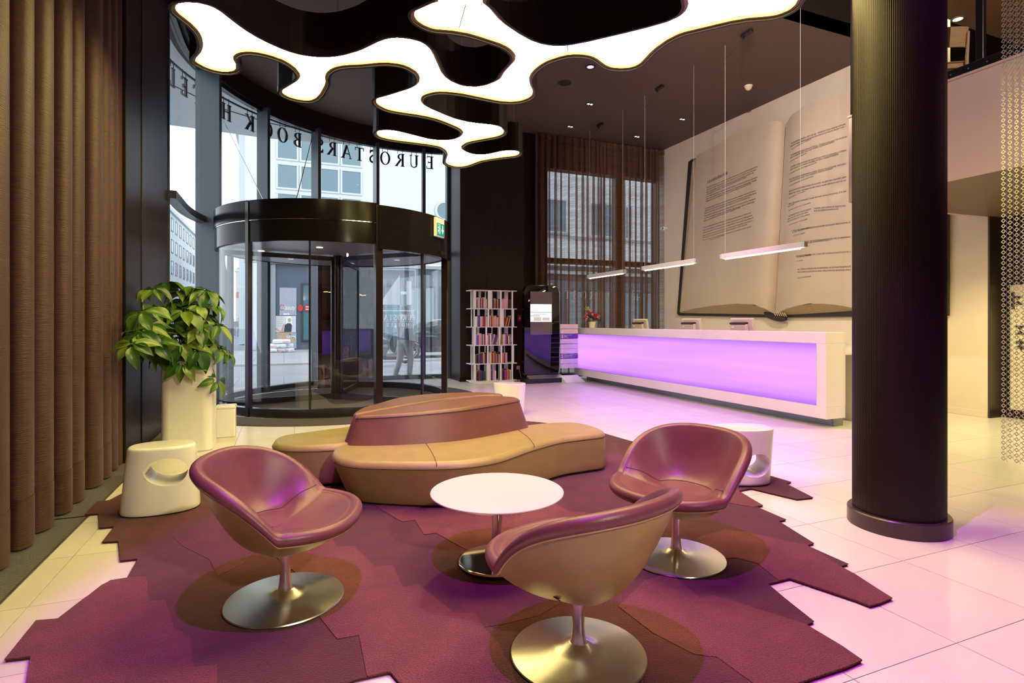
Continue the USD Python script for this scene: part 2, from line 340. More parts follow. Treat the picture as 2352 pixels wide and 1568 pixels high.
plain('black_fascia', (0.007, 0.006, 0.007), 0.17, spec=0.13, bump=(3, 0.0006))
plain('table_white', (0.72, 0.56, 0.59), 0.35)
plain('door_ceiling', (0.30, 0.32, 0.34), 0.3)
plain('desk_white', (0.80, 0.74, 0.71), 0.32, var=(2, 0.02))
plain('kick_grey', (0.26, 0.27, 0.31), 0.35, 0.4)
plain('plate_pink', (0.74, 0.56, 0.52), 0.4); plain('plate_violet', (0.13, 0.03, 0.36), 0.35); plain('plate_lilac', (0.72, 0.50, 0.80), 0.4)
plain('alarm_red', (0.45, 0.02, 0.015), 0.4)
plain('vase_cream', (0.80, 0.70, 0.48), 0.35)
plain('petal_red', (0.55, 0.03, 0.05), 0.4); plain('petal_pink', (0.85, 0.35, 0.38), 0.4); plain('foliage_dark', (0.02, 0.035, 0.015), 0.4); plain('grass_yellow', (0.55, 0.45, 0.12), 0.5)
plain('screen_off', (0.17, 0.14, 0.15), 0.12)
glow('screen_on', (0.90, 1.0, 0.98), 1.15); glow('screen_grey', (0.55, 0.60, 0.62), 0.9); glow('screen_warm', (0.85, 0.65, 0.62), 0.9)
mat('link_metal', {'p': ('principled_bsdf', {'base_color': (0.55, 0.50, 0.48), 'metallic': 0.6, 'roughness': 0.35})}, [], 'p.BSDF')
plain('niche_white', (0.82, 0.76, 0.62), 0.5)
plain('booth', (0.42, 0.37, 0.24), 0.6)
plain('alu', (0.55, 0.55, 0.56), 0.35, 0.8)
plain('facade_white', (0.60, 0.64, 0.68), 0.8, var=(.6, 0.03)); plain('facade_grey', (0.33, 0.36, 0.39), 0.8, var=(.6, 0.05)); plain('facade_pink', (0.62, 0.48, 0.43), 0.8)
plain('shop_blue', (0.085, 0.115, 0.16), 0.45); plain('shop_dark', (0.045, 0.05, 0.06), 0.4); plain('roof_red', (0.33, 0.14, 0.10), 0.8)
plain('window_blue', (0.10, 0.19, 0.24), 0.08, spec=0.8); plain('window_teal', (0.13, 0.21, 0.24), 0.10, spec=0.7); plain('window_white', (0.52, 0.56, 0.60), 0.5)
plain('asphalt', (0.30, 0.31, 0.33), 0.85, var=(3, 0.08)); plain('paving', (0.36, 0.365, 0.38), 0.8, var=(1.3, 0.06)); plain('kerb', (0.38, 0.38, 0.38), 0.8)
plain('canopy_soffit', (0.50, 0.55, 0.58), 0.5); plain('letter_black', (0.012, 0.012, 0.014), 0.35)
plain('sign_blue', (0.02, 0.10, 0.42), 0.4); plain('sign_red', (0.60, 0.04, 0.04), 0.4); plain('sign_orange', (0.80, 0.33, 0.08), 0.5)
plain('poster_grey', (0.38, 0.40, 0.46), 0.4); plain('poster_light', (0.62, 0.64, 0.70), 0.4)
plain('plastic_wrap', (0.82, 0.83, 0.86), 0.25, var=(9, 0.12)); plain('tyre', (0.02, 0.02, 0.02), 0.7); plain('car_black', (0.015, 0.016, 0.02), 0.10, spec=0.7, coat=0.6); plain('car_glass', (0.03, 0.04, 0.05), 0.04, spec=0.8)
plain('skin', (0.55, 0.34, 0.25), 0.5); plain('hair_dark', (0.05, 0.035, 0.025), 0.6); plain('jacket_grey', (0.09, 0.10, 0.12), 0.7); plain('trousers_grey', (0.33, 0.32, 0.33), 0.8); plain('shoe_black', (0.03, 0.03, 0.03), 0.5)
glow('chandelier_glow', CHANDELIER[1], CHANDELIER[0])

# ------------------------------------------------------------------ serif capitals
def _serif_letters():
    tk, tn, sh = 0.15, 0.055, 0.045
    R = lambda x0, y0, x1, y1: sbox(x0, y0, x1, y1)
    def stem(x, w=tk): return unary_union([R(x, 0, x + w, 1), R(x - .07, 0, x + w + .07, sh), R(x - .07, 1 - sh, x + w + .07, 1)])
    def ell(cx, cy, rx, ry): return affinity.scale(Point(cx, cy).buffer(1, 24), rx, ry)
    def line(p, w): return LineString(p).buffer(w, cap_style=2)
    D = {}
    D['I'] = (stem(.1), .35)
    D['H'] = (unary_union([stem(.1), stem(.6), R(.2, .49, .65, .49 + tn)]), .86)
    D['E'] = (unary_union([stem(.1), R(.2, 0, .58, sh), R(.54, 0, .58, .2), R(.2, 1 - sh, .56, 1), R(.52, .82, .56, 1), R(.2, .49, .46, .49 + tn), R(.42, .42, .46, .62)]), .66)
    D['F'] = (unary_union([stem(.1), R(.2, 1 - sh, .56, 1), R(.52, .8, .56, 1), R(.2, .49, .46, .49 + tn), R(.42, .42, .46, .62)]), .60)
    D['L'] = (unary_union([stem(.1), R(.2, 0, .58, sh), R(.54, 0, .58, .24)]), .62)
    D['T'] = (unary_union([R(.30, 0, .30 + tk, 1), R(.2, 0, .55, sh), R(.03, 1 - sh, .72, 1), R(.03, .78, .07, 1), R(.68, .78, .72, 1)]), .75)
    D['O'] = (ell(.42, .5, .40, .52).difference(ell(.42, .5, .25, .475)), .84)
    b1 = ell(.25, .26, .38, .26).difference(ell(.25, .26, .24, .215)).intersection(R(.2, 0, 1, 1)); b2 = ell(.25, .76, .33, .24).difference(ell(.25, .76, .19, .2)).intersection(R(.2, 0, 1, 1))
    D['B'] = (unary_union([stem(.1), b1, b2]), .68)
    D['R'] = (unary_union([stem(.1), b2, line([(.33, .52), (.66, .03)], .075), R(.56, 0, .78, sh)]), .76)
    D['K'] = (unary_union([stem(.1), line([(.22, .42), (.62, .97)], .03), line([(.34, .55), (.66, .03)], .075), R(.5, 1 - sh, .74, 1), R(.54, 0, .78, sh)]), .78)
    D['A'] = (unary_union([line([(.08, .02), (.38, 1)], .03), line([(.37, 1), (.68, .02)], .075), R(.2, .32, .58, .32 + tn), R(0, 0, .2, sh), R(.54, 0, .82, sh)]), .82)
    D['U'] = (unary_union([R(.1, .25, .25, 1), R(.03, 1 - sh, .32, 1), R(.6, .25, .66, 1), R(.53, 1 - sh, .73, 1), ell(.38, .27, .28, .28).difference(ell(.40, .28, .19, .235)).intersection(R(0, -.1, 1, .28))]), .76)
    s = spline([(.50, .80), (.36, .95), (.17, .88), (.16, .68), (.36, .52), (.50, .34), (.45, .12), (.26, .045), (.10, .20)], 6, False)
    D['S'] = (unary_union([line(s, .06), R(.47, .72, .52, .98), R(.08, .02, .13, .3)]), .62)
    return D
SERIF = _serif_letters()
def serif_text(s, height, depth=0.0, gap=0.10):
    x, ms = 0.0, []
    for ch in s:
        if ch == ' ': x += .5 * height; continue
        g, w = SERIF[ch]
        m = prism(affinity.scale(g, height, height, origin=(0, 0)), 0, depth or 0.01)
        if not depth: m.update_faces(m.face_normals[:, 2] > .9); m.remove_unreferenced_vertices(); m.vertices[:, 2] = 0
        ms.append(move(m, (x, 0, 0))); x += (w + gap) * height
    return join(ms)

# ------------------------------------------------------------------ the room's plan
AC, AR = np.array([2.6, 9.0]), 3.97                  # the rounded glass corner: centre and radius
ZC, ZC2, ZG = 5.73, 6.40, 5.37                       # ceiling, upper ceiling, head of the glass front
def arcp(a, r=AR): return AC + r * np.array([math.cos(a), math.sin(a)])
def arc_u(u, r=AR):
    q = ray(u, V0)[:2]; a, b, c = q @ q, -2 * q @ AC, AC @ AC - r * r; d = b * b - 4 * a * c
    t = (-b + math.sqrt(d)) / (2 * a) if d > 0 else (AC[0] - r) / q[0]
    return q * t
A0, A1 = PI, math.atan2(12.83 - 9.0, 3.65 - 2.6)      # from the left wall round to the back wall
def ring(r0, r1, a0=A0, a1=A1, n=40, left=8.2):
    a = np.linspace(a0, a1, n); o = [tuple(arcp(x, r1)) for x in a]; i = [tuple(arcp(x, r0)) for x in a[::-1]]
    if left is not None and a0 == A0: o = [(AC[0] - r1, left)] + o; i = i + [(AC[0] - r0, left)]
    return Polygon(o + i)
INSIDE = Polygon([(-2.1, -4)] + [(-2.1, 6.0), (-1.5, 6.2), (AC[0] - AR, 8.2)] + [tuple(arcp(x)) for x in np.linspace(A0, A1, 40)] + [(3.65, 13.0), (9.2, 13.0), (9.2, -4)])

# floor: tiles 605 x 610 mm laid in a grid
floor = thing('floor', kind='structure')
put('screed', prism(INSIDE.union(sbox(9.0, -4, 12.3, 5.0)), -0.10, -0.005), 'grout', floor)
def pix(p):
    d = p[0] * FW[0] + p[1] * FW[1]
    return (U0 + FP * (p[0] * RT[0] + p[1] * RT[1]) / d, V0 - FP * (p[2] - H) / d) if d > .3 else None
rng = random.Random(4)
cells = []
for i in range(-1, 20):
    for j in range(-10, 19):
        x0, y0 = -1.099 + .61 * (i - 0), 2.030 + .605 * (j - 1)
        q = sbox(x0 + .0018, y0 + .0018, x0 + .61 - .0018, y0 + .605 - .0018)
        c = (x0 + .3, y0 + .3, 0); p = pix(c)
        vis = p is not None and -60 < p[0] < 2420 and p[1] < 1640
        if x0 < -1.2: q = q.intersection(sbox(-1.225, -9, 99, 99))
        if x0 + .61 > 9.0: q = q.intersection(Polygon([(0, -9), (9.3, -9), (9.3, 4.6), (9, 4.6), (9, 13), (0, 13)]))
        if y0 > 6: q = q.intersection(INSIDE.buffer(-.02))
        if q.is_empty or q.area < .003 or q.geom_type != 'Polygon': continue
        cells.append((q, vis, (c[0] ** 2 + c[1] ** 2)))
near = sorted([c for c in cells if c[1]], key=lambda c: c[2])
rest = [c for c in cells if not c[1]] + near[300:]
for q, _, _ in near[:300]:
    put('tile', prism(q, -0.02, 0.0), f'floor_tile_{rng.choice((0, 0, 1, 2))}', floor)
put('tile_field', join([prism(q, -0.02, 0.0) for q, _, _ in rest]), 'floor_tile_0', floor, kind='stuff')

# ceilings and walls
put('ceiling', prism(INSIDE.intersection(sbox(-3, 5.865, 9.2, 13.0)), ZC, ZC + .12), 'ceiling_brown', kind='structure')
put('ceiling', box((-2.2, -4.1, ZC2), (12.3, 5.99, ZC2 + .12)), 'ceiling_black', kind='structure')
put('trim_1', box((-2.1, 5.865, ZC), (12.3, 5.98, ZC2 + .05)), 'ceiling_black', kind='structure')
wl = thing('wall_left', kind='structure')
put('panel', rbox((-1.62, 6.20, 0), (-1.37, 6.80, 6.4), .004), 'dark_brown', wl)
put('panel', rbox((-1.62, 6.806, 0), (-1.362, 8.19, 6.4), .004), 'dark_panel', wl)
put('panel', box((-2.1, -4.0, 0), (-1.95, 6.3, 6.4)), 'dark_brown', wl)
put('panel', box((-2.0, 6.24, 0), (-1.6, 6.3, 6.4)), 'dark_brown', wl)
put('wall_front', box((-2.1, -4.12, 0), (12.3, -4.0, 6.45)), 'dark_brown', kind='structure')
put('trim_2', prism(ring(AR - .12, AR + .14), ZG, ZC + .1), 'dark_brown', kind='structure')      # the dark bulkhead over the curved glass
wr = thing('wall_right', kind='structure')
put('plaster', box((9.0, 5.20, 0), (9.2, 12.0, ZC + .1)), 'white_wall', wr)
put('plaster', box((9.0, 4.62, 0), (9.2, 5.20, 3.0)), 'white_wall', wr)
put('baseboard_right', rbox((8.985, 4.62, 0), (9.0, 11.9, .095), .004), 'white_wall', kind='structure')
XW0, XW1 = atY(1248, 400, 12.1)[0], atY(1507, 400, 12.1)[0]
ZW1 = atY(1250, 388, 12.1)[2]
wb = thing('wall_back', kind='structure')
put('panel', rbox((3.62, 11.86, 0), (XW0 - .6, 12.95, 6.4), .004), 'dark_panel', wb)
put('panel', rbox((XW0 - .595, 11.86, 0), (XW0, 12.25, 6.4), .004), 'dark_brown', wb)
put('panel', box((XW0, 11.98, ZW1), (XW1, 12.25, 6.4)), 'dark_brown', wb)
put('panel', box((XW1, 11.98, 0), (9.2, 12.25, 6.4)), 'dark_brown', wb)
put('panel', box((XW0, 11.98, 0), (XW1, 12.25, .08)), 'dark_brown', wb)
put('baseboard_back', rbox((3.60, 11.845, 0), (XW0, 11.86, .10), .003), 'dark_brown', kind='structure')

# ------------------------------------------------------------------ curved glass front
w1 = thing('window_1', kind='structure')
MU = [461, 599, 722, 862, 972, 1031]
MA = [math.atan2(*(arc_u(u) - AC)[::-1]) % (2 * PI) for u in MU]
def fin(a, w, d0, d1, z0, z1):
    p, r = arcp(a), np.array([math.cos(a), math.sin(a)])
    return obox(p - r * d1, p + r * d0, w, z0, z1)
put('mullion', fin(MA[0], .10, .06, .30, 0, ZG), 'mullion_grey', w1)
for a in MA[1:5]: put('mullion', fin(a, .07, .06, .19, 0, ZG), 'mullion_grey', w1)
put('mullion', fin(MA[5], .06, .06, .16, 0, ZG), 'mullion_grey', w1)
put('mullion', box((AC[0] - AR - .06, 8.19, 0), (AC[0] - AR + .02, 8.26, ZG)), 'mullion_grey', w1)
put('mullion', box((3.58, 12.78, 0), (3.66, 12.95, ZG)), 'mullion_grey', w1)
put('transom', prism(ring(AR - .10, AR + .04), 2.90, 3.00), 'mullion_grey', w1)
put('transom', prism(ring(AR - .06, AR + .04), ZG - .06, ZG), 'black_metal', w1)
put('sill', prism(ring(AR - .08, AR + .06), 0.0, .09), 'mullion_grey', w1)
ang = [A0 + .17] + MA + [A1]
def glass_arc(a0, a1, z0, z1, r=AR, left=None):
    return prism(ring(r - .006, r + .006, a0, a1, 14, left), z0, z1)
edges = [A0] + MA + [A1]
for i in range(len(edges) - 1):
    put('pane', glass_arc(edges[i], edges[i + 1], 3.0, ZG - .06, left=8.25 if i == 0 else None), 'glass', w1)
    if i not in (2,):
        put('pane', glass_arc(edges[i], edges[i + 1], .09, 2.90, left=8.25 if i == 0 else None), 'glass', w1)
# white logo lettering on the lower pane behind the door, reading from the street
def on_arc(mesh, u, z, r):
    p = arc_u(u, r); q = (p - AC) / np.linalg.norm(p - AC)
    tang = np.array([-q[1], q[0]])                     # towards the left seen from inside
    m = mesh.copy(); m.apply_transform(frame((*p, z), (*tang, 0), (0, 0, 1))); return m
def logo_mark(s):
    """frame with a sail, a bar letter and a slope, s metres square"""
    fr = sbox(0, 0, 1, 1).difference(sbox(.03, .03, .97, .97))
    g = unary_union([fr, sbox(.08, .16, .20, .70), sbox(.20, .40, .34, .48), Polygon([(.34, .16), (.50, .74), (.66, .16)]), Polygon([(.62, .62), (.70, .74), (.92, .16), (.80, .16)])])
    m = prism(affinity.scale(g, s, s, origin=(0, 0)), 0, .01); m.update_faces(m.face_normals[:, 2] > .9); m.remove_unreferenced_vertices(); m.vertices[:, 2] = 0
    return m
g = unary_union([sbox(0, 0, 1, 1).difference(sbox(.022, .022, .978, .978)), Polygon([(.10, .15), (.10, .72), (.22, .72), (.22, .15)]), Polygon([(.22, .40), (.36, .40), (.36, .47), (.22, .47)]), Polygon([(.38, .15), (.38, .86), (.86, .15)])])
lm = prism(affinity.scale(g, .98, .98, origin=(0, 0)), 0, .01); lm.update_faces(lm.face_normals[:, 2] > .9); lm.remove_unreferenced_vertices(); lm.vertices[:, 2] = 0
LG = AR - .0085
put('window_logo', join([on_arc(lm, 955, 1.58, LG), on_arc(serif_text('EUROSTARS', .125, 0, .12), 955, 1.37, LG),
    on_arc(move(box((0, 0, 0), (1.0, .006, .001)), (0, 0, 0)), 955, 1.34, LG), on_arc(serif_text('HOTELS', .085, 0, .35), 940, 1.22, LG)]), 'decal_white', w1)

# ------------------------------------------------------------------ back window behind the sheer curtains
w2 = thing('window_2', kind='structure')
put('pane', box((XW0, 12.10, .08), (XW1, 12.112, ZW1)), 'glass', w2)
xm = atY(1421, 500, 12.05)[0]; zt = atY(1250, 596, 12.05)[2]
put('mullion', rbox((xm - .12, 12.0, .08), (xm + .12, 12.2, ZW1)), 'black_metal', w2)
put('mullion', rbox((XW0, 12.0, .08), (XW0 + .07, 12.2, ZW1)), 'black_metal', w2)
put('mullion', rbox((XW1 - .07, 12.0, .08), (XW1, 12.2, ZW1)), 'black_metal', w2)
put('transom', rbox((XW0, 12.0, zt - .08), (XW1, 12.2, zt + .05)), 'black_metal', w2)
def flat_sign(mesh, x, y, z): # reads from the street (+y side)
    m = mesh.copy(); m.apply_transform(frame((x, y, z), (-1, 0, 0), (0, 0, 1))); return m
put('window_lettering', join([flat_sign(serif_text('EUROSTARS', .20, 0, .42), atY(1402, 672, 12.09)[0], 12.096, 1.90), flat_sign(logo_mark(.30), atY(1475, 672, 12.09)[0], 12.096, 1.83)]), 'decal_white', w2)
def folded(x0, x1, y, amp, n, z0, z1, seed, rows=26, lean=0.02):
    r = random.Random(seed); k = n * 12 + 1; s = np.linspace(0, 1, k); ph = np.cumsum([0] + [r.uniform(.6, 1.4) for _ in range(n)]); ph = ph / ph[-1]
    th = np.interp(s, ph, np.arange(n + 1) * 2 * PI); am = amp * np.interp(s, np.linspace(0, 1, n + 1), [r.uniform(.55, 1.25) for _ in range(n + 1)])
    dr = np.interp(s, np.linspace(0, 1, n + 1), [r.uniform(-1, 1) for _ in range(n + 1)])
    P = []
    for t in np.linspace(0, 1, rows):
        z = z1 + (z0 - z1) * t; grow = .55 + .45 * min(1, t * 5)
        x = x0 + (x1 - x0) * s + .62 * amp * np.sin(2 * th) * grow + lean * dr * t
        P.append(np.stack([x, y - am * grow * np.cos(th + .5 * dr * t), np.full(k, z)], 1))
    return grid(P)
YC = 11.70
for i, (ua, ub, n, lab) in enumerate(((1228, 1383, 11, 'left sheer brown curtain over the back window beside the black totem'), (1384, 1524, 10, 'right sheer brown curtain over the back window beside the book wall'))):
    xa, xb = atY(ua, 500, YC)[0], atY(ub, 500, YC)[0]
    t = thing('sheer_curtain', lab, 'curtain', ((xa + xb) / 2, YC, 0.02), group='sheer curtains at the back window')
    put('fabric', folded(xa, xb, YC, .055, n, 0.04, ZC - .06, 10 + i), 'sheer', t, smooth=True, world=True)
    put('heading', folded(xa, xb, YC - .004, .045, n, ZC - .14, ZC - .02, 10 + i, 3), 'sheer_hem', t, smooth=True, world=True)
    put('side_hem', folded(xb - .07 if i == 0 else xa, xb if i == 0 else xa + .07, YC - .01, .01, 1, 0.04, ZC - .06, 3), 'sheer_hem', t, smooth=True, world=True)

# ------------------------------------------------------------------ heavy brown curtain on the left
cu = thing('curtain', 'heavy brown slub curtain hanging in deep folds from ceiling to floor', 'curtain', (-1.50, 4.0, .012))
def left_fold(z0, z1, off=0.0, rows=30):
    r = random.Random(8); n = 17; k = n * 16 + 1; s = np.linspace(0, 1, k); ph = np.cumsum([0] + [r.uniform(.7, 1.35) for _ in range(n)]); ph /= ph[-1]
    th = np.interp(s, ph, np.arange(n + 1) * 2 * PI); am = np.interp(s, np.linspace(0, 1, n + 1), [r.uniform(.10, .15) for _ in range(n + 1)])
    dr = np.interp(s, np.linspace(0, 1, n + 1), [r.uniform(-1, 1) for _ in range(n + 1)])
    P = []
    for z in np.linspace(z0, z1, rows):
        t = 1 - z / 6.35; c = np.cos(th)
        P.append(np.stack([-1.50 + off + am * np.sign(c) * np.abs(c) ** .8, 0.9 + 5.26 * s + .05 * np.sin(2 * th) + .03 * dr * t, np.full(k, z)], 1))
    return grid(P)
put('fabric', left_fold(.30, 6.35), 'curtain', cu, smooth=True, world=True)
put('hem', left_fold(.012, .30, .002, 4), 'curtain', cu, smooth=True, world=True)

# floor grille under it
gr = thing('floor_grille', 'brushed metal convector grille let into the floor along the brown curtain', 'floor grille', (-1.48, 3.0, 0))
put('frame', join([box((-1.24, -3.9, -.03), (-1.227, 6.2, .003)), box((-1.94, -3.9, -.03), (-1.93, 6.2, .003))]), 'steel', gr, world=True)
put('slats', join([box((-1.93, y, -.02), (-1.24, y + .006, .001)) for y in np.arange(-.5, 6.2, .0145)]), 'alu', gr, world=True, kind='stuff')
put('tray', box((-1.94, -3.9, -.07), (-1.227, 6.2, -.028)), 'black_metal', gr, world=True)
for y in (1.6, 3.1, 4.6): put('joint_bar', box((-1.93, y, -.02), (-1.24, y + .012, .0025)), 'black_metal', gr, world=True)

# ------------------------------------------------------------------ column with fluted cladding
co = thing('column', 'tall round dark brown column with fluted cladding and base ring', 'column', (3.70, 2.40, 0))
n = 1152; a = np.linspace(0, 2 * PI, n, endpoint=False)
rr = .2546 + .0006 * np.cos(144 * a)
put('cladding', loft([np.stack([rr * np.cos(a), rr * np.sin(a), np.full(n, z)], 1) for z in (.02, ZC2)]), 'column_brown' if 'column_brown' in M else 'dark_panel', co, smooth=25)
put('base_ring', lathe([(.26, 0), (.283, 0), (.285, .002), (.285, .094), (.279, .101), (.255, .101)], 96), 'base_brown' if 'base_brown' in M else 'dark_panel', co, smooth=40)

# ------------------------------------------------------------------ mezzanine on the right
tr = thing('wall_mezzanine', kind='structure')
put('parapet', rbox((6.68, -4.0, 2.85), (6.82, 4.95, 3.93), .004), 'pink_wall', tr)
put('end_face', box((6.82, 4.85, 2.85), (9.0, 4.95, 3.93)), 'pink_wall', tr)
put('cap', rbox((6.665, -4.0, 3.93), (6.83, 4.96, 3.955), .004), 'pink_wall', tr)
v = [(6.69, 4.95, 2.85), (6.69, 3.5, 2.85), (9.0, 4.62, 2.78), (9.0, 5.2, 2.94), (6.69, -4, 2.85), (9.45, -4, 2.78), (9.45, 4.62, 2.78)]
v2 = [(x, y, z + .05) for x, y, z in v]
f = [(0, 1, 2), (0, 2, 3), (1, 4, 5), (1, 5, 6), (1, 6, 2)]
put('soffit', tm(v + v2, f + [(a + 7, c + 7, b + 7) for a, b, c in f]), 'soffit_brown' if 'soffit_brown' in M else 'ceiling_brown', tr)
put('floor_slab', join([box((6.82, -4.0, 3.80), (9.0, 4.85, 3.925)), box((9.0, -4.0, 3.80), (12.3, 5.98, 3.925))]), 'wood_seat', tr)
put('back_wall', box((12.2, -4.0, 2.8), (12.3, 5.98, ZC2)), 'white_wall', tr)
put('side_wall', box((9.0, 5.90, 3.0), (12.3, 5.99, ZC2)), 'white_wall', tr)
wr2 = thing('wall_right', kind='structure')
put('panel', rbox((9.0, 4.598, 0), (9.29, 4.622, 2.86), .003), 'jamb_brown' if 'jamb_brown' in M else 'dark_panel', wr2)
put('panel', box((9.30, -4.0, 0), (9.42, 4.62, 2.86)), 'dark_brown', wr2)
put('baseboard', rbox((9.0, 4.588, 0), (9.30, 4.6, .10), .003), 'dark_panel', wr2)
gb = thing('glass_balustrade', 'black framed glass screen standing on the pink mezzanine parapet', 'balustrade', (6.74, 4.0, 3.955))
yp = atX(2253, 100, 6.74)[1]
put('bottom_rail', rbox((6.71, -2.0, 3.957), (6.77, 4.95, 4.06), .004), 'black_metal', gb, world=True)
put('post', rbox((6.71, yp - .035, 4.06), (6.77, yp + .035, ZC2), .004), 'black_metal', gb, world=True)
put('post', rbox((6.71, 4.88, 4.06), (6.77, 4.95, ZC2), .004), 'black_metal', gb, world=True)
put('post', rbox((6.71, .6, 4.06), (6.77, .67, ZC2), .004), 'black_metal', gb, world=True)
put('pane', box((6.735, yp + .035, 4.06), (6.745, 4.88, ZC2)), 'glass', gb, world=True)
put('pane', box((6.735, .67, 4.06), (6.745, yp - .035, ZC2)), 'glass', gb, world=True)
put('rivet', join([lathe([(0, .003), (.006, .002), (.008, 0)], 10, (0, 0, 0)).apply_transform(frame((6.708, y, 4.01), (0, -1, 0), (0, 0, 1))) for y in np.arange(2.6, 4.8, .17)]), 'steel', gb, world=True, kind='stuff')

# ------------------------------------------------------------------ the cloud-shaped ceiling lamp
def cf3(p): return [(380 + x * .36565, y * .36565) for x, y in p]
def cf4(p): return [(1000 + x * .40816, y * .40816) for x, y in p]
LP = cf3([(65, 50), (85, 30), (140, 22), (210, 26), (280, 45), (340, 78), (400, 125), (480, 185), (560, 235), (650, 280), (740, 318), (830, 345), (920, 360), (1000, 365), (1080, 360), (1160, 345), (1230, 322), (1290, 295), (1340, 270), (1400, 250), (1460, 243), (1530, 250), (1600, 270), (1650, 305), (1680, 350), (1710, 420), (1740, 475), (1790, 515), (1860, 540), (1940, 548), (2010, 540), (2070, 520), (2110, 495), (2130, 460), (2170, 415), (2200, 380), (2195, 340), (2160, 305), (2100, 275), (2000, 242), (1900, 213), (1800, 196), (1700, 188), (1640, 170), (1590, 140), (1565, 105), (1575, 75), (1620, 55), (1680, 28), (1720, 0)])
LP += [(985, -60), (940, -140), (930, -240), (1010, -300), (1150, -270), (1300, -290), (1460, -360), (1660, -350), (1800, -260), (1872, -140), (1868, -50)]
LP += cf4([(2040, 0), (2020, 35), (1980, 65), (1920, 88), (1850, 98), (1760, 105), (1660, 122), (1560, 145), (1450, 172), (1380, 190), (1320, 217), (1260, 255), (1210, 297), (1180, 330), (1150, 360), (1110, 380), (1060, 387), (1000, 384), (960, 370), (930, 347), (895, 325), (850, 313), (800, 309), (740, 313), (680, 328), (620, 350), (570, 382), (535, 418), (525, 450), (532, 485), (545, 512), (540, 540), (510, 560), (460, 573), (400, 575), (340, 568), (260, 551), (160, 531), (60, 519)])
LP += cf3([(1700, 580), (1650, 590), (1612, 606), (1600, 632), (1615, 658), (1650, 680), (1720, 711), (1800, 742), (1880, 763), (1960, 775), (2040, 783), (2095, 797), (2122, 822), (2118, 842), (2090, 857), (2040, 868), (1980, 879), (1920, 890), (1880, 903), (1855, 925), (1870, 947), (1920, 965), (1990, 971), (2060, 962), (2110, 950), (2170, 944), (2215, 953), (2218, 970), (2190, 982), (2120, 990), (2050, 1000), (1980, 1013), (1930, 1030), (1890, 1044), (1840, 1050), (1795, 1042), (1765, 1025), (1765, 1004), (1775, 980), (1770, 957), (1750, 936), (1710, 920), (1640, 908), (1560, 898), (1480, 888), (1400, 876), (1350, 862), (1330, 844), (1337, 826), (1370, 818), (1430, 820), (1500, 835), (1580, 856), (1660, 874), (1740, 881), (1810, 876), (1855, 861), (1873, 838), (1860, 815), (1820, 794), (1760, 769), (1700, 748), (1620, 730), (1540, 717), (1470, 707), (1400, 692), (1345, 666), (1325, 640), (1340, 620), (1400, 604), (1480, 580), (1550, 556), (1590, 530), (1601, 495), (1585, 461), (1550, 435), (1500, 413), (1440, 401), (1370, 396), (1300, 402), (1220, 409), (1150, 412), (1090, 419), (1045, 433), (1012, 457), (1000, 487), (1003, 520), (990, 555), (970, 590), (945, 618), (905, 634), (850, 632), (790, 618), (748, 598), (735, 580), (750, 562), (790, 540), (830, 515), (850, 485), (840, 455), (812, 425), (770, 396), (720, 372), (650, 350), (580, 334), (510, 328), (455, 336), (425, 355), (423, 380), (440, 410), (440, 435), (418, 450), (370, 455), (310, 446), (250, 426), (205, 402), (190, 385), (202, 363), (225, 338), (240, 300), (238, 260), (220, 215), (190, 177), (150, 140), (100, 103), (72, 75)])
HOLE = cf4([(262, 0), (300, 52), (350, 110), (410, 160), (490, 210), (560, 244), (640, 261), (720, 263), (800, 253), (900, 232), (1000, 209), (1100, 185), (1200, 160), (1300, 132), (1370, 102), (1408, 72), (1424, 40), (1424, 8)]) + [(1565, -60), (1500, -110), (1370, -125), (1230, -105), (1150, -60)]
ZL = 3.70
lampf = Polygon(spline(zpoly(LP, ZL), 3)).buffer(0).difference(Polygon(spline(zpoly(HOLE, ZL), 3)).buffer(0))
if lampf.geom_type != 'Polygon': lampf = max(lampf.geoms, key=lambda g: g.area)
lampf = lampf.buffer(.004).simplify(.0035)
lc = lampf.centroid
la = thing('cloud_ceiling_lamp', 'huge white glowing cloud-shaped ceiling lamp with dark sides over the lounge', 'ceiling lamp', (lc.x, lc.y, ZL))
cuts = [((735, 128), (800, 155)), ((600, 90), (650, 150)), ((1240, 20), (1290, 100)), ((1070, 20), (1050, 90)), ((1000, 175), (960, 195)), ((1300, 104), (1306, 130)), ((1530, 55), (1560, 72)), ((1178, 150), (1222, 165)), ((1063, 198), (1063, 214)), ((975, 300), (1000, 265)), ((985, 318), (978, 332)), ((1066, 290), (1062, 268)), ((850, 150), (940, 112))]
gapl = unary_union([LineString(zpoly(c, ZL)).buffer(.004) for c in cuts])
pieces = lampf.buffer(-.003).difference(gapl)
for g in getattr(pieces, 'geoms', [pieces]): put('diffuser', prism(g, ZL + .030, ZL + .036), 'chandelier_glow', la, world=True)
put('inner_lip', prism(lampf.buffer(.026).difference(lampf), ZL + .008, ZL + .045), 'lip_brown', la, world=True)
put('rim', prism(lampf.buffer(.048).difference(lampf.buffer(.026)), ZL - .008, ZL + .05), 'shade_dark', la, world=True)
put('side_wall', prism(lampf.buffer(.045).difference(lampf.buffer(.025)), ZL + .05, ZL + .38), 'shade_dark', la, world=True)
put('top_cover', prism(lampf.buffer(.03), ZL + .365, ZL + .375), 'shade_dark', la, world=True)
for u, v in ((470, 90), (640, 130), (775, 140), (905, 130), (1010, 200), (1190, 110), (1190, 205), (900, 240), (1090, 310), (1060, 375), (900, 305), (1420, 140), (1600, 60), (1290, 115), (1130, 10), (1180, 352)):
    x, y = atZ(u, v, ZL)[:2]
    put('suspension_wire', cyl((x, y, ZL + .37), (x, y, ZC if y > 5.87 else ZC2), .0025, 6), 'cable', la, world=True)

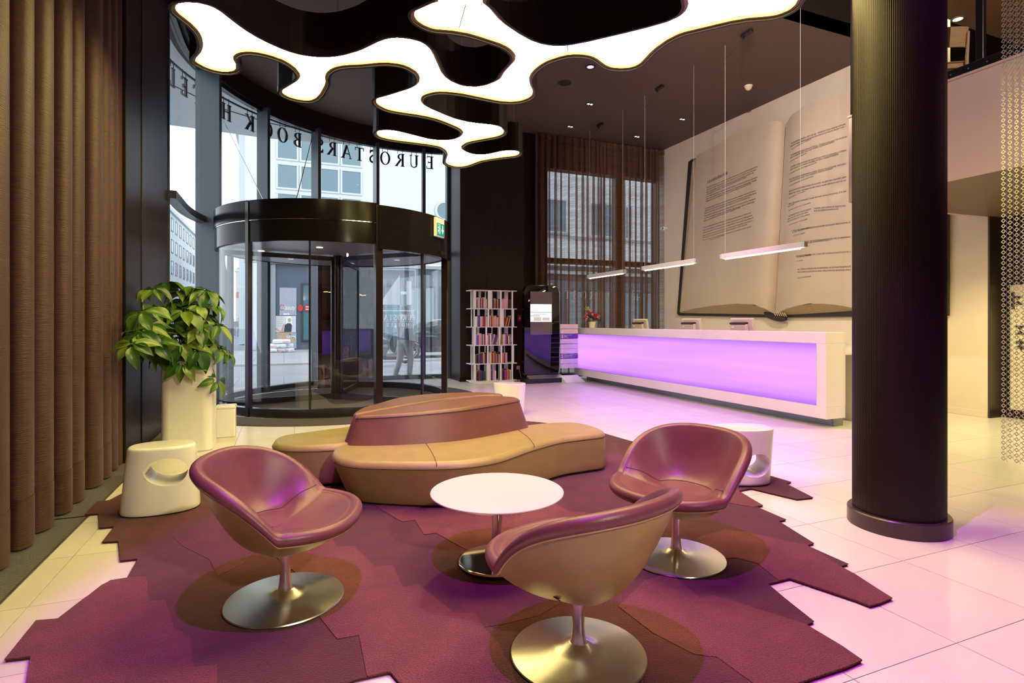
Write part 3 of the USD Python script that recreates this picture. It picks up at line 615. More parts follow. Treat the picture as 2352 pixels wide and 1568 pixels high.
# ------------------------------------------------------------------ carpet of overlapping strips
c1 = lambda p: [(x * .38265, 980 + y * .38265) for x, y in p]
c2 = lambda p: [(1500 + x * .38780, 960 + y * .38780) for x, y in p]
RUG = [(291, 1131), (251, 1152), (222, 1155), (194, 1185.5), (226, 1183), (228, 1216), (262, 1213), (234, 1249), (272, 1247), (276, 1292), (316, 1288), (291, 1333), (253, 1339), (233, 1349), (191, 1382), (153, 1410.5), (132, 1428), (82, 1432), (9.6, 1522.7), (69, 1516), (61, 1568), (56, 1620), (300, 1690), (560, 1650), (800, 1575), (817, 1568), (889, 1552), (897, 1553), (909.5, 1568), (950, 1610), (1200, 1720), (1600, 1660), (1861, 1568), (1946, 1540), (1981, 1524), (1934, 1491), (1851, 1441), (1870, 1433), (1802.5, 1379), (1764, 1346), (1814, 1334), (1888, 1359), (1965, 1385), (1998, 1398), (2020, 1392), (2050, 1380), (2012, 1356), (1965, 1325), (1930, 1306), (1949, 1300), (1853, 1257), (1870, 1252), (1789, 1201), (1806, 1197), (1737, 1167), (1753, 1165), (1696, 1131), (1725, 1125), (1830, 1150), (1868, 1146), (1806, 1114), (1818, 1110), (1764, 1094), (1700, 1075), (1640, 1060), (1560, 1040), (1445, 1014), (1387, 997), (1330, 985), (1245, 972), (1210, 969), (1100, 985), (900, 992), (760, 1000), (700, 1016), (640, 1045), (560, 1062), (450, 1087), (345, 1108)]
rug = Polygon(zpoly(RUG)).buffer(0)
PATCH = [[(700, 1230), (763, 1241), (773, 1261), (813, 1259), (862, 1308), (903, 1304), (925, 1355), (962, 1349), (1045, 1415), (1059, 1416), (1090, 1412), (1111, 1448), (1141, 1481), (1170, 1530), (1215, 1640), (940, 1640), (842, 1560), (824, 1467), (774, 1476), (735, 1426), (715, 1400), (690, 1330), (640, 1290), (600, 1260)],
 [(1539, 1321), (1605, 1379), (1640, 1373), (1717, 1398), (1851, 1441), (1934, 1491), (1990, 1524), (1946, 1545), (1861, 1575), (1780, 1610), (1715, 1568), (1647, 1518), (1593, 1511), (1500, 1462), (1420, 1400), (1480, 1340)],
 [(1667, 1221), (1717, 1228), (1853, 1257), (1930, 1306), (1965, 1325), (2055, 1380), (1998, 1400), (1888, 1359), (1814, 1334), (1790, 1341), (1740, 1300), (1690, 1287), (1650, 1290), (1600, 1240)],
 [(1580, 1130), (1647, 1154), (1729, 1169), (1757, 1166), (1696, 1131), (1640, 1110), (1600, 1112)],
 [(860, 1165), (900, 1190), (923, 1203), (953, 1200), (974, 1233), (1002, 1230), (1063, 1264), (1140, 1300), (1250, 1330), (1420, 1300), (1500, 1260), (1440, 1230), (1367, 1193), (1339, 1180), (1313, 1182), (1277, 1162), (1220, 1120), (1100, 1160), (950, 1155)],
 [(253, 1339), (291, 1333), (337, 1330), (342, 1387), (380, 1385), (400, 1450), (437, 1470), (445, 1540), (500, 1535), (500, 1700), (40, 1700), (69, 1516), (5, 1524), (82, 1432), (132, 1428), (191, 1382)]]
MIDP = [[(440, 1170), (600, 1200), (700, 1230), (600, 1260), (560, 1300), (500, 1330), (480, 1290), (420, 1260), (395, 1235)], [(1400, 1010), (1500, 1100), (1600, 1112), (1580, 1130), (1480, 1150), (1390, 1100)],
 [(1500, 1462), (1593, 1511), (1647, 1518), (1715, 1568), (1780, 1610), (1700, 1650), (1480, 1650), (1480, 1560), (1440, 1480)], [(1125, 1330), (1250, 1330), (1340, 1360), (1240, 1420), (1160, 1440), (1111, 1448), (1060, 1400), (1045, 1345)]]
ca = thing('carpet', 'jagged-edged plum carpet pieced from overlapping strips under the lounge seats', 'carpet', (1.2, 2.6, 0))
rl = unary_union([Polygon(zpoly(p)).buffer(0) for p in PATCH]); rm = unary_union([Polygon(zpoly(p)).buffer(0) for p in MIDP]).difference(rl)
put('carpet_base', prism(rug.buffer(-.004), .001, .010), 'carpet_edge', ca, world=True)
put('carpet_piece', prism(rug.difference(rl).difference(rm), .0101, .0135), 'carpet_deep', ca, world=True)
done = None
for k, p in enumerate(PATCH):
    q = Polygon(zpoly(p)).buffer(0).intersection(rug)
    if done is not None: q = q.difference(done)
    done = q if done is None else done.union(q)
    put('carpet_piece', prism(q.buffer(-.0008), .0101, .0165), 'carpet_light', ca, world=True, label='lighter speckled carpet piece' if k == 0 else None)
for p in MIDP:
    q = Polygon(zpoly(p)).buffer(0).intersection(rug).difference(rl)
    put('carpet_piece', prism(q.buffer(-.0008), .0101, .0150), 'carpet_mid', ca, world=True)

# ------------------------------------------------------------------ swivel lounge chairs
def cyc(deg, vals, x):
    """periodic smooth interpolation over 0..180 degrees mirrored"""
    from scipy.interpolate import CubicSpline
    d = np.array(deg); return CubicSpline(d, vals, bc_type=((1, 0), (1, 0)))(x)
def make_chair(label, loc, rz, tag_side=-1):
    t = thing('lounge_chair', label, 'chair', loc, rz, 'plum swivel chairs around the round table')
    n = 120; ph = np.linspace(0, 360, n, endpoint=False); A = np.where(ph > 180, 360 - ph, ph); pr = np.radians(ph)
    RR = [.318, .338, .335, .368, .352]
    R = cyc([0, 40, 85, 135, 180], RR, A)
    rim = lambda A_: .388 + .012 * np.clip(A_ / 78, 0, 1) ** 2 + .262 * (1 - (1 - np.clip((A_ - 76) / 104, 0, 1)) ** 2.9)
    Zr = rim(A)
    sx, cy = np.sin(pr), np.cos(pr)
    def P(r, z, oy=0): return np.stack([r * sx, r * cy + oy, z], 1)
    rho = .029; rings = []
    for a in np.linspace(-105, 150, 12): rings.append(P(R + rho * math.cos(math.radians(a)), Zr + rho * math.sin(math.radians(a))))
    def zin(A_, s_):
        bk_ = np.clip((A_ - 62) / 50, 0, 1); bk_ = bk_ * bk_ * (3 - 2 * bk_)
        seat = .366 + .012 * (1 - s_) ** 2; zb = seat + (rim(A_) + rho * .45 - seat) * np.clip(1 - s_ / (.42 + .10 * bk_), 0, 1) ** 1.8
        zf = .366 + (rim(A_) + rho * .80 - .366) * (1 - s_) ** 1.9
        return zf + (zb - zf) * bk_
    R2 = R - rho * .88; back = np.clip((A - 70) / 60, 0, 1)
    for s in np.linspace(.03, .985, 26): rings.append(P(R2 * (1 - s), zin(A, s), -.03 * s * (1 - s) * 4 * back * .6))
    put('seat_shell', loft(rings, cap='last'), 'leather_plum', t, smooth=60, label='plum leather padded seat and back')
    rings = []
    for w in np.linspace(1, .05, 22):
        z = .232 + (Zr - rho * .85 - .232) * w ** 2.2
        rings.append(np.stack([(R + .004) * w * sx, -.055 * (1 - w) + (R + .004) * w * cy, z], 1))
    put('outer_shell', loft(rings, cap='last'), 'leather_olive', t, smooth=60, label='olive beige leather outer shell')
    put('piping', tube(P(R + .012, Zr - rho * .93), .0042, 6, closed=True), 'piping', t, smooth=True)
    sa = np.radians(np.linspace(80, 280, 60)); Ai = np.degrees(np.where(sa > PI, 2 * PI - sa, sa)); f = np.linspace(0, 1, 60)
    Rs = cyc([0, 40, 85, 135, 180], RR, Ai) - rho * .88; cr = .47 * np.clip(np.sin(PI * f) / .5, 0, 1) ** .6
    bks = np.clip((Ai - 70) / 60, 0, 1)
    put('seam', tube(np.stack([Rs * (1 - cr) * np.sin(sa), Rs * (1 - cr) * np.cos(sa) - .03 * cr * (1 - cr) * 4 * bks * .6, zin(Ai, cr) + .0012], 1), .0022, 5), 'thread', t, smooth=True)
    put('post', lathe([(0, .03), (.040, .03), (.034, .045), (.0275, .075), (.0245, .11), (.0245, .25), (0, .25)], 32), 'steel', t, smooth=50)
    put('base', lathe([(0, .0), (.262, .0), (.266, .004), (.263, .009), (.20, .017), (.10, .026), (.060, .034), (.040, .050), (.02, .05)], 96), 'steel_radial', t, smooth=40, label='brushed steel disc base')
    m = move(rbox((-.001, -.028, -.012), (.003, .028, .012), .001), (tag_side * .172, -.045, .293), .1 * tag_side, ry=tag_side * .9)
    put('label_tag', m, 'black_metal', t)
    return t
chair_rz = lambda fx, fy: math.atan2(-fx, fy)
ZF = .0165
ch1 = make_chair('plum swivel chair left of the round table, seen from its side', (.006, 2.833, ZF), chair_rz(.943, -.333))
dup(ch1, (1.072, 1.928, ZF), chair_rz(-.28, .96), 'plum swivel chair nearest the camera, its olive back turned to us')
dup(ch1, (2.015, 2.513, ZF), chair_rz(-.95, -.31), 'plum swivel chair right of the table, its open seat facing us')

# ------------------------------------------------------------------ round low table
ta = thing('coffee_table', 'low round white pedestal table standing between the plum chairs', 'table', (1.075, 2.835, ZF))
put('tabletop', lathe([(0, .372), (.345, .372), (.3605, .380), (.3615, .384), (.3605, .387), (.358, .388), (0, .388)], 128), 'table_white' if 'table_white' in M else 'white_matt', ta, smooth=30)
put('post', lathe([(0, .02), (.030, .02), (.030, .372), (0, .372)], 48), 'chrome', ta, smooth=40)
put('base', lathe([(0, 0), (.205, 0), (.211, .005), (.212, .010), (.207, .016), (.198, .018), (.06, .021), (0, .021)], 96), 'chrome', ta, smooth=40)

# ------------------------------------------------------------------ island sofa: two curved benches and two backrests
def resample(P, n):
    P = np.vstack([P, P[:1]]); L = np.r_[0, np.cumsum(np.linalg.norm(np.diff(P, axis=0), axis=1))]; s = np.linspace(0, L[-1], n, endpoint=False)
    return np.stack([np.interp(s, L, P[:, k]) for k in range(2)], 1)
def inset(P, d):
    t = np.roll(P, -1, 0) - np.roll(P, 1, 0); t /= np.linalg.norm(t, axis=1, keepdims=True); nrm = np.stack([-t[:, 1], t[:, 0]], 1)
    a = .5 * np.sum(P[:, 0] * np.roll(P[:, 1], -1) - np.roll(P[:, 0], -1) * P[:, 1])
    return P + nrm * (d if np.ndim(d) == 0 else np.asarray(d)[:, None]) * (1 if a > 0 else -1)
def soft_block(bot, top, z0, z1, r=.045, crown=.02, n=160, kz=None):
    B, Tp = resample(spline(bot, 10), n), resample(spline(top, 10), n)
    sh = min(range(0, n, 2), key=lambda k: np.sum((np.roll(Tp, k, 0) - B) ** 2)); Tp = np.roll(Tp, sh, 0)
    z3 = lambda P, z: np.c_[P, np.full(len(P), z)]
    rings = [z3(inset(B, .012), z0), z3(B, z0 + .012)] + [z3(B + (Tp - B) * t, z0 + (z1 - r - z0) * t) for t in (.25, .5, .75, 1)]
    for a in (22, 45, 67, 90): rings.append(z3(inset(Tp, r * (1 - math.cos(math.radians(a)))), z1 - r + r * math.sin(math.radians(a))))
    C = Tp.mean(0)
    for k in (.08, .2, .4): rings.append(z3(inset(Tp, r + k * .25) , z1 + crown * (k / .4)))
    R = np.array(rings)
    m = loft(R)
    return m, Tp
def shrink(P, d):
    q = Polygon(P).buffer(-d, join_style=1); return np.array(q.exterior.coords)[:-1]
def bench(P, flare, z0, z1, crown):
    """solid with an outline swelling upward: flare(x, y) is how far the foot is drawn in"""
    P = resample(spline(P, 10), 220); F = np.array([flare(*p) for p in P]); z3 = lambda Q, z: np.c_[Q, np.full(len(Q), z)]; r = .05
    rings = [z3(inset(P, F + .012), z0), z3(inset(P, F), z0 + .012)] + [z3(inset(P, F * (1 - t)), z0 + (z1 - r - z0) * t) for t in (.3, .6, 1)]
    for a in (20, 45, 70, 90): rings.append(z3(inset(P, r * (1 - math.cos(math.radians(a)))), z1 - r + r * math.sin(math.radians(a))))
    q = Polygon(rings[-1][:, :2]).buffer(0); m = loft(rings, cap=False)
    low = prism(Polygon(rings[0][:, :2]).buffer(0), z0 - .0005, z0)
    top = prism(q, z1 - .002, z1 + .0002)
    return join([m, top, low]), rings
B1 = [(.335, 4.42), (.350, 4.19), (.45, 4.01), (.69, 3.865), (.96, 3.75), (1.2, 3.705), (1.456, 3.767), (1.8, 3.99), (2.15, 4.165), (2.40, 4.205), (2.60, 4.235), (2.685, 4.36), (2.68, 4.67), (2.57, 4.825), (2.32, 4.86), (2.06, 4.82), (1.7, 4.74), (1.31, 4.70), (.9, 4.70), (.55, 4.68), (.40, 4.58)]
B2 = [(-.085, 5.0), (-.055, 4.80), (.10, 4.68), (.376, 4.62), (.60, 4.70), (.9, 4.73), (1.31, 4.73), (1.7, 4.77), (2.06, 4.86), (2.2, 5.05), (2.22, 5.35), (2.0, 5.62), (1.6, 5.78), (1.2, 5.72), (.85, 5.55), (.55, 5.41), (.17, 5.28), (-.03, 5.18)]
so = thing('island_sofa', 'beige and brown leather island sofa of two curved benches back to back', 'sofa', (1.3, 4.75, ZF))
sb_, rg = bench(B1, lambda x, y: .11 * float(np.clip((1.7 - x) / 1.2, 0, 1)), ZF + .015, .352, .02)
put('bench', sb_, 'leather_beige', so, smooth=40, world=True)
put('piping', tube(rg[4] + np.array([0, 0, .004]), .004, 6, closed=True), 'thread', so, smooth=True, world=True)
s2, rg2 = bench(B2, lambda x, y: .06 * float(np.clip((.6 - x) / .6, 0, 1)), ZF + .015, .350, .02)
put('bench', s2, 'leather_beige', so, smooth=40, world=True)
put('piping', tube(rg2[4] + np.array([0, 0, .004]), .004, 6, closed=True), 'thread', so, smooth=True, world=True)
R1b = [(.47, 4.60), (.50, 4.51), (.75, 4.42), (1.04, 4.37), (1.37, 4.38), (1.72, 4.50), (2.04, 4.655), (2.10, 4.74), (2.06, 4.90), (1.80, 5.08), (1.40, 5.02), (1.08, 4.90), (.76, 4.76), (.54, 4.68)]
R1t = [(.535, 4.61), (.565, 4.56), (.77, 4.49), (1.04, 4.445), (1.36, 4.455), (1.70, 4.57), (1.98, 4.70), (2.02, 4.77), (1.98, 4.90), (1.78, 5.06), (1.40, 5.005), (1.08, 4.885), (.77, 4.745), (.59, 4.665)]
R2b = [(.46, 4.74), (.50, 4.68), (.72, 4.79), (1.06, 4.94), (1.4, 5.06), (1.78, 5.11), (2.05, 5.0), (2.08, 5.15), (1.85, 5.45), (1.45, 5.58), (1.03, 5.52), (.74, 5.24), (.55, 5.0)]
R2t = [(.53, 4.76), (.57, 4.72), (.74, 4.80), (1.06, 4.945), (1.4, 5.065), (1.76, 5.11), (1.96, 5.04), (1.98, 5.16), (1.80, 5.38), (1.44, 5.50), (1.06, 5.45), (.80, 5.20), (.62, 4.99)]
def rest(b, t, z0, z1):
    m, Tp = soft_block(b, t, z0, z1, .035, .0)
    B_, T_ = resample(spline(b, 10), 160), resample(spline(t, 10), 160)
    sh = min(range(160), key=lambda k: np.sum((np.roll(T_, k, 0) - B_) ** 2)); T_ = np.roll(T_, sh, 0)
    z3 = lambda Q, z: np.c_[Q, np.full(len(Q), z)]; r = .035
    rings = [z3(B_, z0)] + [z3(B_ + (T_ - B_) * q, z0 + (z1 - r - z0) * q) for q in (.25, .5, .75, 1)] + [z3(inset(T_, r * (1 - math.cos(math.radians(a)))), z1 - r + r * math.sin(math.radians(a))) for a in (22, 45, 67, 90)]
    e = rings[4] + np.array([0, 0, .012]); m = join([loft(rings, cap=False), prism(Polygon(rings[-1][:, :2]).buffer(0), z1 - .002, z1 + .0002)])
    for q in (m.vertices, e):
        up = q[:, 2] > z0 + .001
        q[up, 2] = z0 + (q[up, 2] - z0) * np.interp(q[up, 0], [.5, 1.3, 2.1], [.90, 1.02, 1.10])
    return m, e
r1, e1 = rest(R1b, R1t, .345, .598)
put('backrest', r1, 'leather_brown', so, smooth=40, world=True, label='brown leather backrest wedge')
put('piping', tube(e1, .004, 6, closed=True), 'thread', so, smooth=True, world=True)
r2, e2 = rest(R2b, R2t, .345, .596)
put('backrest', r2, 'leather_brown', so, smooth=40, world=True, label='brown leather backrest wedge')
def seam_line(pts): return tube(spline(np.array(pts), 5, False), .0025, 5)
put('seam', seam_line([atZ(975, 1014, .354), atZ(990, 1035, .354), atZ(1001, 1058, .353), atZ(1003, 1068, .335), atZ(1003, 1078, .30), atZ(1003, 1120, .15), atZ(1003, 1158, .035)]), 'thread', so, smooth=True, world=True)
put('seam', seam_line([atZ(1190, 987, .354), atZ(1212, 1003, .354), atZ(1226, 1020, .352), atZ(1227, 1027, .33)]), 'thread', so, smooth=True, world=True)
for x, y in ((.75, 4.1), (2.5, 4.35), (2.5, 4.65), (1.3, 4.3), (.1, 5.0), (1.9, 5.4)): put('foot', lathe([(0, .0), (.02, .0), (.02, .018), (0, .018)], 16, (x, y, ZF)), 'black_metal', so, world=True)

# ------------------------------------------------------------------ white stools with a hole
def man(m):
    m = m.copy(); m.merge_vertices(); m.fix_normals()
    if m.volume < 0: m.invert()
    return m3.Manifold(m3.Mesh(np.asarray(m.vertices, np.float32), np.asarray(m.faces, np.uint32)))
def back(mm):
    q = mm.to_mesh(); return tm(q.vert_properties[:, :3], q.tri_verts)
def stool(label, loc, rz, flip):
    t = thing('white_stool', label, 'stool', loc, rz, 'white plastic stools with an oval hole')
    n = 96; a = np.linspace(0, 2 * PI, n, endpoint=False); p = 2.35
    cx, sy = np.sign(np.cos(a)) * np.abs(np.cos(a)) ** (2 / p), np.sign(np.sin(a)) * np.abs(np.sin(a)) ** (2 / p)
    hgt = .45; rings = []
    def ringat(z, d=0):
        k = z / hgt; return np.stack([(.242 - .036 * k - d) * cx + .008 * k, (.172 - .026 * k - d) * sy, np.full(n, z)], 1)
    rings += [ringat(0, .012), ringat(.004, .003), ringat(.012, 0)] + [ringat(z) for z in np.linspace(.03, hgt - .022, 12)] + [ringat(hgt - .012, .002), ringat(hgt - .004, .008), ringat(hgt, .018)]
    body = man(loft(rings))
    b = np.linspace(0, 2 * PI, 64, endpoint=False); hx, hz = .128 * np.cos(b), .088 * np.sin(b) * (1 + .12 * np.cos(b))
    c, s = math.cos(-.12), math.sin(-.12); hx, hz = hx * c - hz * s + .045, hx * s + hz * c + .285
    prof = lambda y, g: np.stack([.045 + (hx - .045) * g, np.full(64, y), .285 + (hz - .285) * g], 1)
    ys = [(-.30, 1.25), (-.175, 1.10), (-.15, 1.035), (-.12, 1.0), (.12, 1.0), (.15, 1.035), (.175, 1.10), (.30, 1.25)]
    m = back(body - man(loft([prof(y, g) for y, g in ys])))
    if flip: m.vertices[:, 2] = hgt - m.vertices[:, 2]; m.faces = m.faces[:, ::-1]
    put('body', m, 'white_lacquer', t, smooth=35)
    put('edge_line', loft([np.stack([(.243 if not flip else .207) * cx * k, (.173 if not flip else .147) * sy * k, np.full(n, z)], 1) for k, z in ((.99, 0), (.99, .003))]), 'black_metal', t)
    return t
stool('white stool with the hole near its top, beside the brown curtain', (-.795, 4.545, ZF), .05, False)
stool('white stool with the hole near the floor, behind the right plum chair', (3.47, 3.50, ZF), -.35, True)
stool('small looking white stool far off behind the sofa on bare tiles', (*atZ(1170, 950, 0)[:2], 0.0), -.9, True)

# ------------------------------------------------------------------ planter and umbrella plant
PX0, PX1, PY0, PY1 = -1.145, -.685, 6.455, 6.95
pl = thing('planter', 'tall white rounded planter by the dark wall panels', 'planter', ((PX0 + PX1) / 2, (PY0 + PY1) / 2, 0))
rp = lambda d, r: sbox(PX0 + d + r, PY0 + d + r, PX1 - d - r, PY1 - d - r).buffer(r, 12)
put('body', join([prism(rp(0, .085), .012, .945).difference(prism(rp(.02, .07), .85, 1.1)) if False else prism(rp(0, .085).difference(rp(.022, .065)), .012, .945), prism(rp(.01, .07), .012, .05), prism(rp(.012, .075), 0.0, .012)]), 'white_matt', pl, smooth=30, world=True)
put('soil', prism(rp(.023, .06), .86, .89), 'soil', pl, world=True)
bxp = thing('white_bin', 'low white box on the floor just behind the tall planter', 'bin', (-.62, 7.25, 0))
put('body', join([rbox((-.72, 7.14, 0), (-.52, 7.34, .33), .01)]), 'white_matt', bxp, world=True)
put('lid', rbox((-.725, 7.135, .331), (-.515, 7.345, .36), .008), 'white_matt', bxp, world=True)
pt = thing('umbrella_plant', 'bushy green umbrella plant with glossy leaves growing in the tall planter', 'plant', ((PX0 + PX1) / 2, (PY0 + PY1) / 2, .86))
def leaf_mesh(L, W, droop, curl, r):
    rows = 8; P = []
    for i in range(rows + 1):
        t = i / rows; w = W * .5 * (math.sin(PI * min(1, t * 1.02) ** .80) ** .9 if 0 < t < 1 else 0.02)
        if i == rows: w = .004
        a = droop * t; x = L * t * math.cos(a * .55); z = -L * t * math.sin(a * .55)
        P.append([(x, -w, z + curl * w + .004 * math.sin(9 * t + r)), (x, -w * .5, z + curl * w * .35), (x, 0, z - .004), (x, w * .5, z + curl * w * .35), (x, w, z + curl * w + .004 * math.sin(8 * t + 2 * r))])
    return grid(P)
rng = random.Random(21)
WH = [(474, 668, 0, 1), (380, 652, .1, .9), (352, 663, .2, .8), (323, 716, -.05, 1), (318, 762, -.1, 1.05), (425, 690, .2, 1), (425, 712, -.28, 1.15), (456, 700, -.1, 1), (500, 745, -.05, .9), (348, 706, .1, .9), (395, 740, -.25, 1.1), (460, 752, -.2, 1.05), (350, 785, -.2, 1.0), (415, 785, -.32, 1.15), (375, 800, -.25, 1.0), (455, 800, -.25, 1.0), (505, 800, 0, .8), (522, 806, .1, .7), (440, 735, .2, 1), (470, 720, .15, 1), (395, 700, .25, 1), (490, 700, .1, .9), (340, 745, .15, .9), (420, 830, -.3, .9), (480, 780, .0, .9), (498, 872, -.05, .75), (410, 670, .15, .8), (300, 790, -.05, .85), (445, 660, .2, .8), (370, 730, -.1, 1.0)]
base = np.array([(PX0 + PX1) / 2, (PY0 + PY1) / 2, .88]); crown = base + (0, 0, .42)
for i in range(5):
    a = i * 1.26; top = base + np.array([.14 * math.cos(a), .14 * math.sin(a), .45 + .1 * (i % 3)])
    put('stem', tube(spline(np.array([base + (.06 * math.cos(a), .06 * math.sin(a), -.05), base + (.07 * math.cos(a), .07 * math.sin(a), .2), top]), 4, False), [.014] * 8 + [.009], 7), 'trunk', pt, smooth=True, world=True)
d0 = float(base[:2] @ FW)
for u, v, dd, sz in WH:
    c = atD(u, v, min(d0 + dd - .05, 1.16 / max(-(FW[0] + RT[0] * (u - U0) / FP), 1e-3))); ax = c - (crown - (0, 0, .1)); ax = ax / np.linalg.norm(ax); ax = ax * .75 + np.array([0, 0, .85]); ax /= np.linalg.norm(ax)
    x = np.cross(ax, (0.3, 1, 0.1)); x /= np.linalg.norm(x); y = np.cross(ax, x)
    st = base + np.array([rng.uniform(-.1, .1), rng.uniform(-.1, .1), rng.uniform(.05, .35)])
    put('leaf_stalk', tube(spline(np.array([st, st + (c - st) * .55 + np.array([0, 0, .06]), c]), 4, False), .0042, 5), 'stem_green', pt, smooth=True, world=True)
    nl = rng.choice((6, 7, 7, 8)); ph0 = rng.uniform(0, 6)
    for k in range(nl):
        p = ph0 + 2 * PI * k / nl + rng.uniform(-.15, .15); dr = x * math.cos(p) + y * math.sin(p)
        drv = dr + ax * rng.uniform(-.35, .15) + np.array([0, 0, -.25]); drv /= np.linalg.norm(drv)
        L = sz * rng.uniform(.175, .25); W = L * rng.uniform(.44, .54)
        m = leaf_mesh(L, W, rng.uniform(.3, 1.1), rng.uniform(.15, .5), rng.uniform(0, 6))
        n_ = ax - drv * (ax @ drv); yv = np.cross(n_, drv)
        m.apply_transform(frame(c + dr * .03, drv, yv))
        m.apply_translation((max(0, -1.325 - m.bounds[0][0]), 0, 0)); put('leaf', m, rng.choice(('leaf_dark', 'leaf_mid', 'leaf_mid', 'leaf_light')), pt, smooth=True, world=True)

# ------------------------------------------------------------------ revolving door and mat
DC, DR = np.array([.847, 9.89]), 1.82
put('entrance_mat', prism(Polygon([tuple(DC + 2.43 * np.array([math.cos(a), math.sin(a)])) for a in np.linspace(0, 2 * PI, 120)]).intersection(INSIDE.buffer(-.10)).difference(Point(*DC).buffer(DR + .11, 48)), .0, .012), 'mat_grey', label='grey ring-shaped entrance mat lying around the revolving door', cat='mat')
def dang(u):
    q = ray(u, V0)[:2]; a, b, c = q @ q, -2 * q @ DC, DC @ DC - DR * DR; d = b * b - 4 * a * c
    p = q * ((-b - math.sqrt(max(d, 0))) / (2 * a)) - DC; return math.atan2(p[1], p[0])
def dpt(a, r=DR): return DC + r * np.array([math.cos(a), math.sin(a)])
def dring(r0, r1, a0, a1, n=48):
    a = np.linspace(a0, a1, n); return Polygon([tuple(dpt(x, r1)) for x in a] + [tuple(dpt(x, r0)) for x in a[::-1]])
aL, a1_, a2_, a3_, a4_ = dang(500) , dang(573), dang(712), dang(868), dang(1019)
aL = a1_ - (a4_ - a3_) * .55
rd = thing('revolving_door', 'black framed glass revolving door drum standing inside the curved entrance', 'door', (*DC, 0))
full = (a4_ - 2 * PI, a4_)
OUT0, OUT1 = a3_ + PI - .12, a4_ + PI + .05                # opening to the street
put('base_ring', prism(dring(DR - .06, DR + .035, OUT1 - 2 * PI, a3_), 0, .125), 'black_metal', rd, smooth=30, world=True)
put('base_ring', prism(dring(DR - .06, DR + .035, a4_, OUT0), 0, .125), 'black_metal', rd, smooth=30, world=True)
put('fascia', prism(dring(DR - .02, DR + .03, OUT1 - 2 * PI, a3_, 90), 2.44, 2.735), 'black_fascia' if 'black_fascia' in M else 'black_metal', rd, smooth=30, world=True)
put('fascia', prism(dring(DR - .02, DR + .045, OUT1 - 2 * PI, a1_, 40), 2.75, 3.02), 'black_fascia' if 'black_fascia' in M else 'black_metal', rd, smooth=30, world=True)
put('fascia', prism(dring(DR - .02, DR + .035, a1_ + .003, a3_, 60), 2.745, 3.02), 'black_fascia' if 'black_fascia' in M else 'black_metal', rd, smooth=30, world=True)
put('fascia', prism(dring(DR - .02, DR + .03, a4_, OUT1, 90), 2.44, 3.02), 'black_fascia' if 'black_fascia' in M else 'black_metal', rd, smooth=30, world=True)
put('entry_fascia', prism(dring(DR - .02, DR + .10, a3_ - .01, a4_ + .06, 40), 2.36, 2.985), 'black_fascia' if 'black_fascia' in M else 'bronze_metal', rd, smooth=30, world=True)
put('trim_line', prism(dring(DR + .03, DR + .040, OUT1 - 2 * PI, a3_, 90), 2.735, 2.745), 'chrome', rd, world=True)
put('top_cover', prism(Point(*DC).buffer(DR - .02, 48), 2.98, 3.0), 'black_metal', rd, world=True)
put('inner_ceiling', prism(Point(*DC).buffer(DR - .03, 48), 2.45, 2.47), 'door_ceiling' if 'door_ceiling' in M else 'mullion_grey', rd, world=True)
def dpost(a, w, d, z0, z1, m='black_metal'):
    p, r = dpt(a), np.array([math.cos(a), math.sin(a)])
    put('post', obox(p - r * d / 2, p + r * d, w, z0, z1), m, rd, world=True)
dpost(a1_, .055, .05, 0, 3.0); dpost(a3_, .10, .06, 0, 2.99, 'bronze_metal'); dpost(a4_, .09, .06, 0, 2.44, 'bronze_metal'); dpost(a2_, .022, .02, .12, 2.44)
dpost(OUT0, .08, .05, 0, 2.44); dpost(OUT1, .08, .05, 0, 2.44); dpost(aL - .45, .05, .04, 0, 2.44)
for b0, b1 in ((OUT1 - 2 * PI, aL - .45), (aL - .45, a1_), (a1_, a2_), (a2_, a3_), (a4_, OUT0)):
    put('curved_pane', prism(dring(DR - .006, DR + .006, b0 + .01, b1 - .01, 30), .125, 2.44), 'glass_door', rd, smooth=40, world=True)
put('shaft', lathe([(0, 0.02), (.075, .02), (.075, 2.45), (0, 2.45)], 24, (*DC, 0)), 'bronze_metal', rd, smooth=40, world=True)
for k, a in enumerate((math.radians(-168), math.radians(-48), math.radians(72))):
    wg = put('wing', join([obox(dpt(a, .07), dpt(a, DR - .08), .035, .03, .12), obox(dpt(a, .07), dpt(a, DR - .08), .035, 2.36, 2.43), obox(dpt(a, DR - .105), dpt(a, DR - .07), .036, .03, 2.43), obox(dpt(a, .07), dpt(a, .11), .036, .03, 2.43)]), 'black_metal', rd, world=True)
    put('wing_pane', obox(dpt(a, .11), dpt(a, DR - .105), .010, .12, 2.36), 'glass_door', wg, world=True)
fm = []
for y in np.arange(-1.74, 1.74, .046):
    hw = math.sqrt(max(1.74 ** 2 - y * y, 0)); fm.append(box((DC[0] - hw, DC[1] + y, .004), (DC[0] + hw, DC[1] + y + .026, .012)))
put('floor_disc', prism(Point(*DC).buffer(1.75, 48), .0005, .006), 'black_metal', rd, world=True)
put('ribbed_mat', join(fm), 'mat_grey', rd, world=True, kind='stuff')
for u, v in ((600, 576), (734, 568), (930, 585)):
    p = atZ(u, v, 2.45); put('downlight', lathe([(0, -.006), (.045, -.006), (.05, 0), (0, 0)], 20, p), 'lamp_warm', rd, world=True)
put('sensor', move(rbox((-.10, -.03, -.03), (.10, .05, .03), .01), (*dpt((a3_ * .25 + a4_ * .75), DR + .11), 2.43), (a3_ * .25 + a4_ * .75) + PI / 2), 'black_metal', rd, world=True)
ae = dang(992); ep = dpt(ae, DR + .152)
es = thing('exit_sign', 'green emergency exit sign box on the revolving door fascia', 'sign', (*ep, 2.80), ae + PI / 2)
put('housing', rbox((-.135, -.0, -.14), (.135, .05, .16), .006), 'white_matt', es)
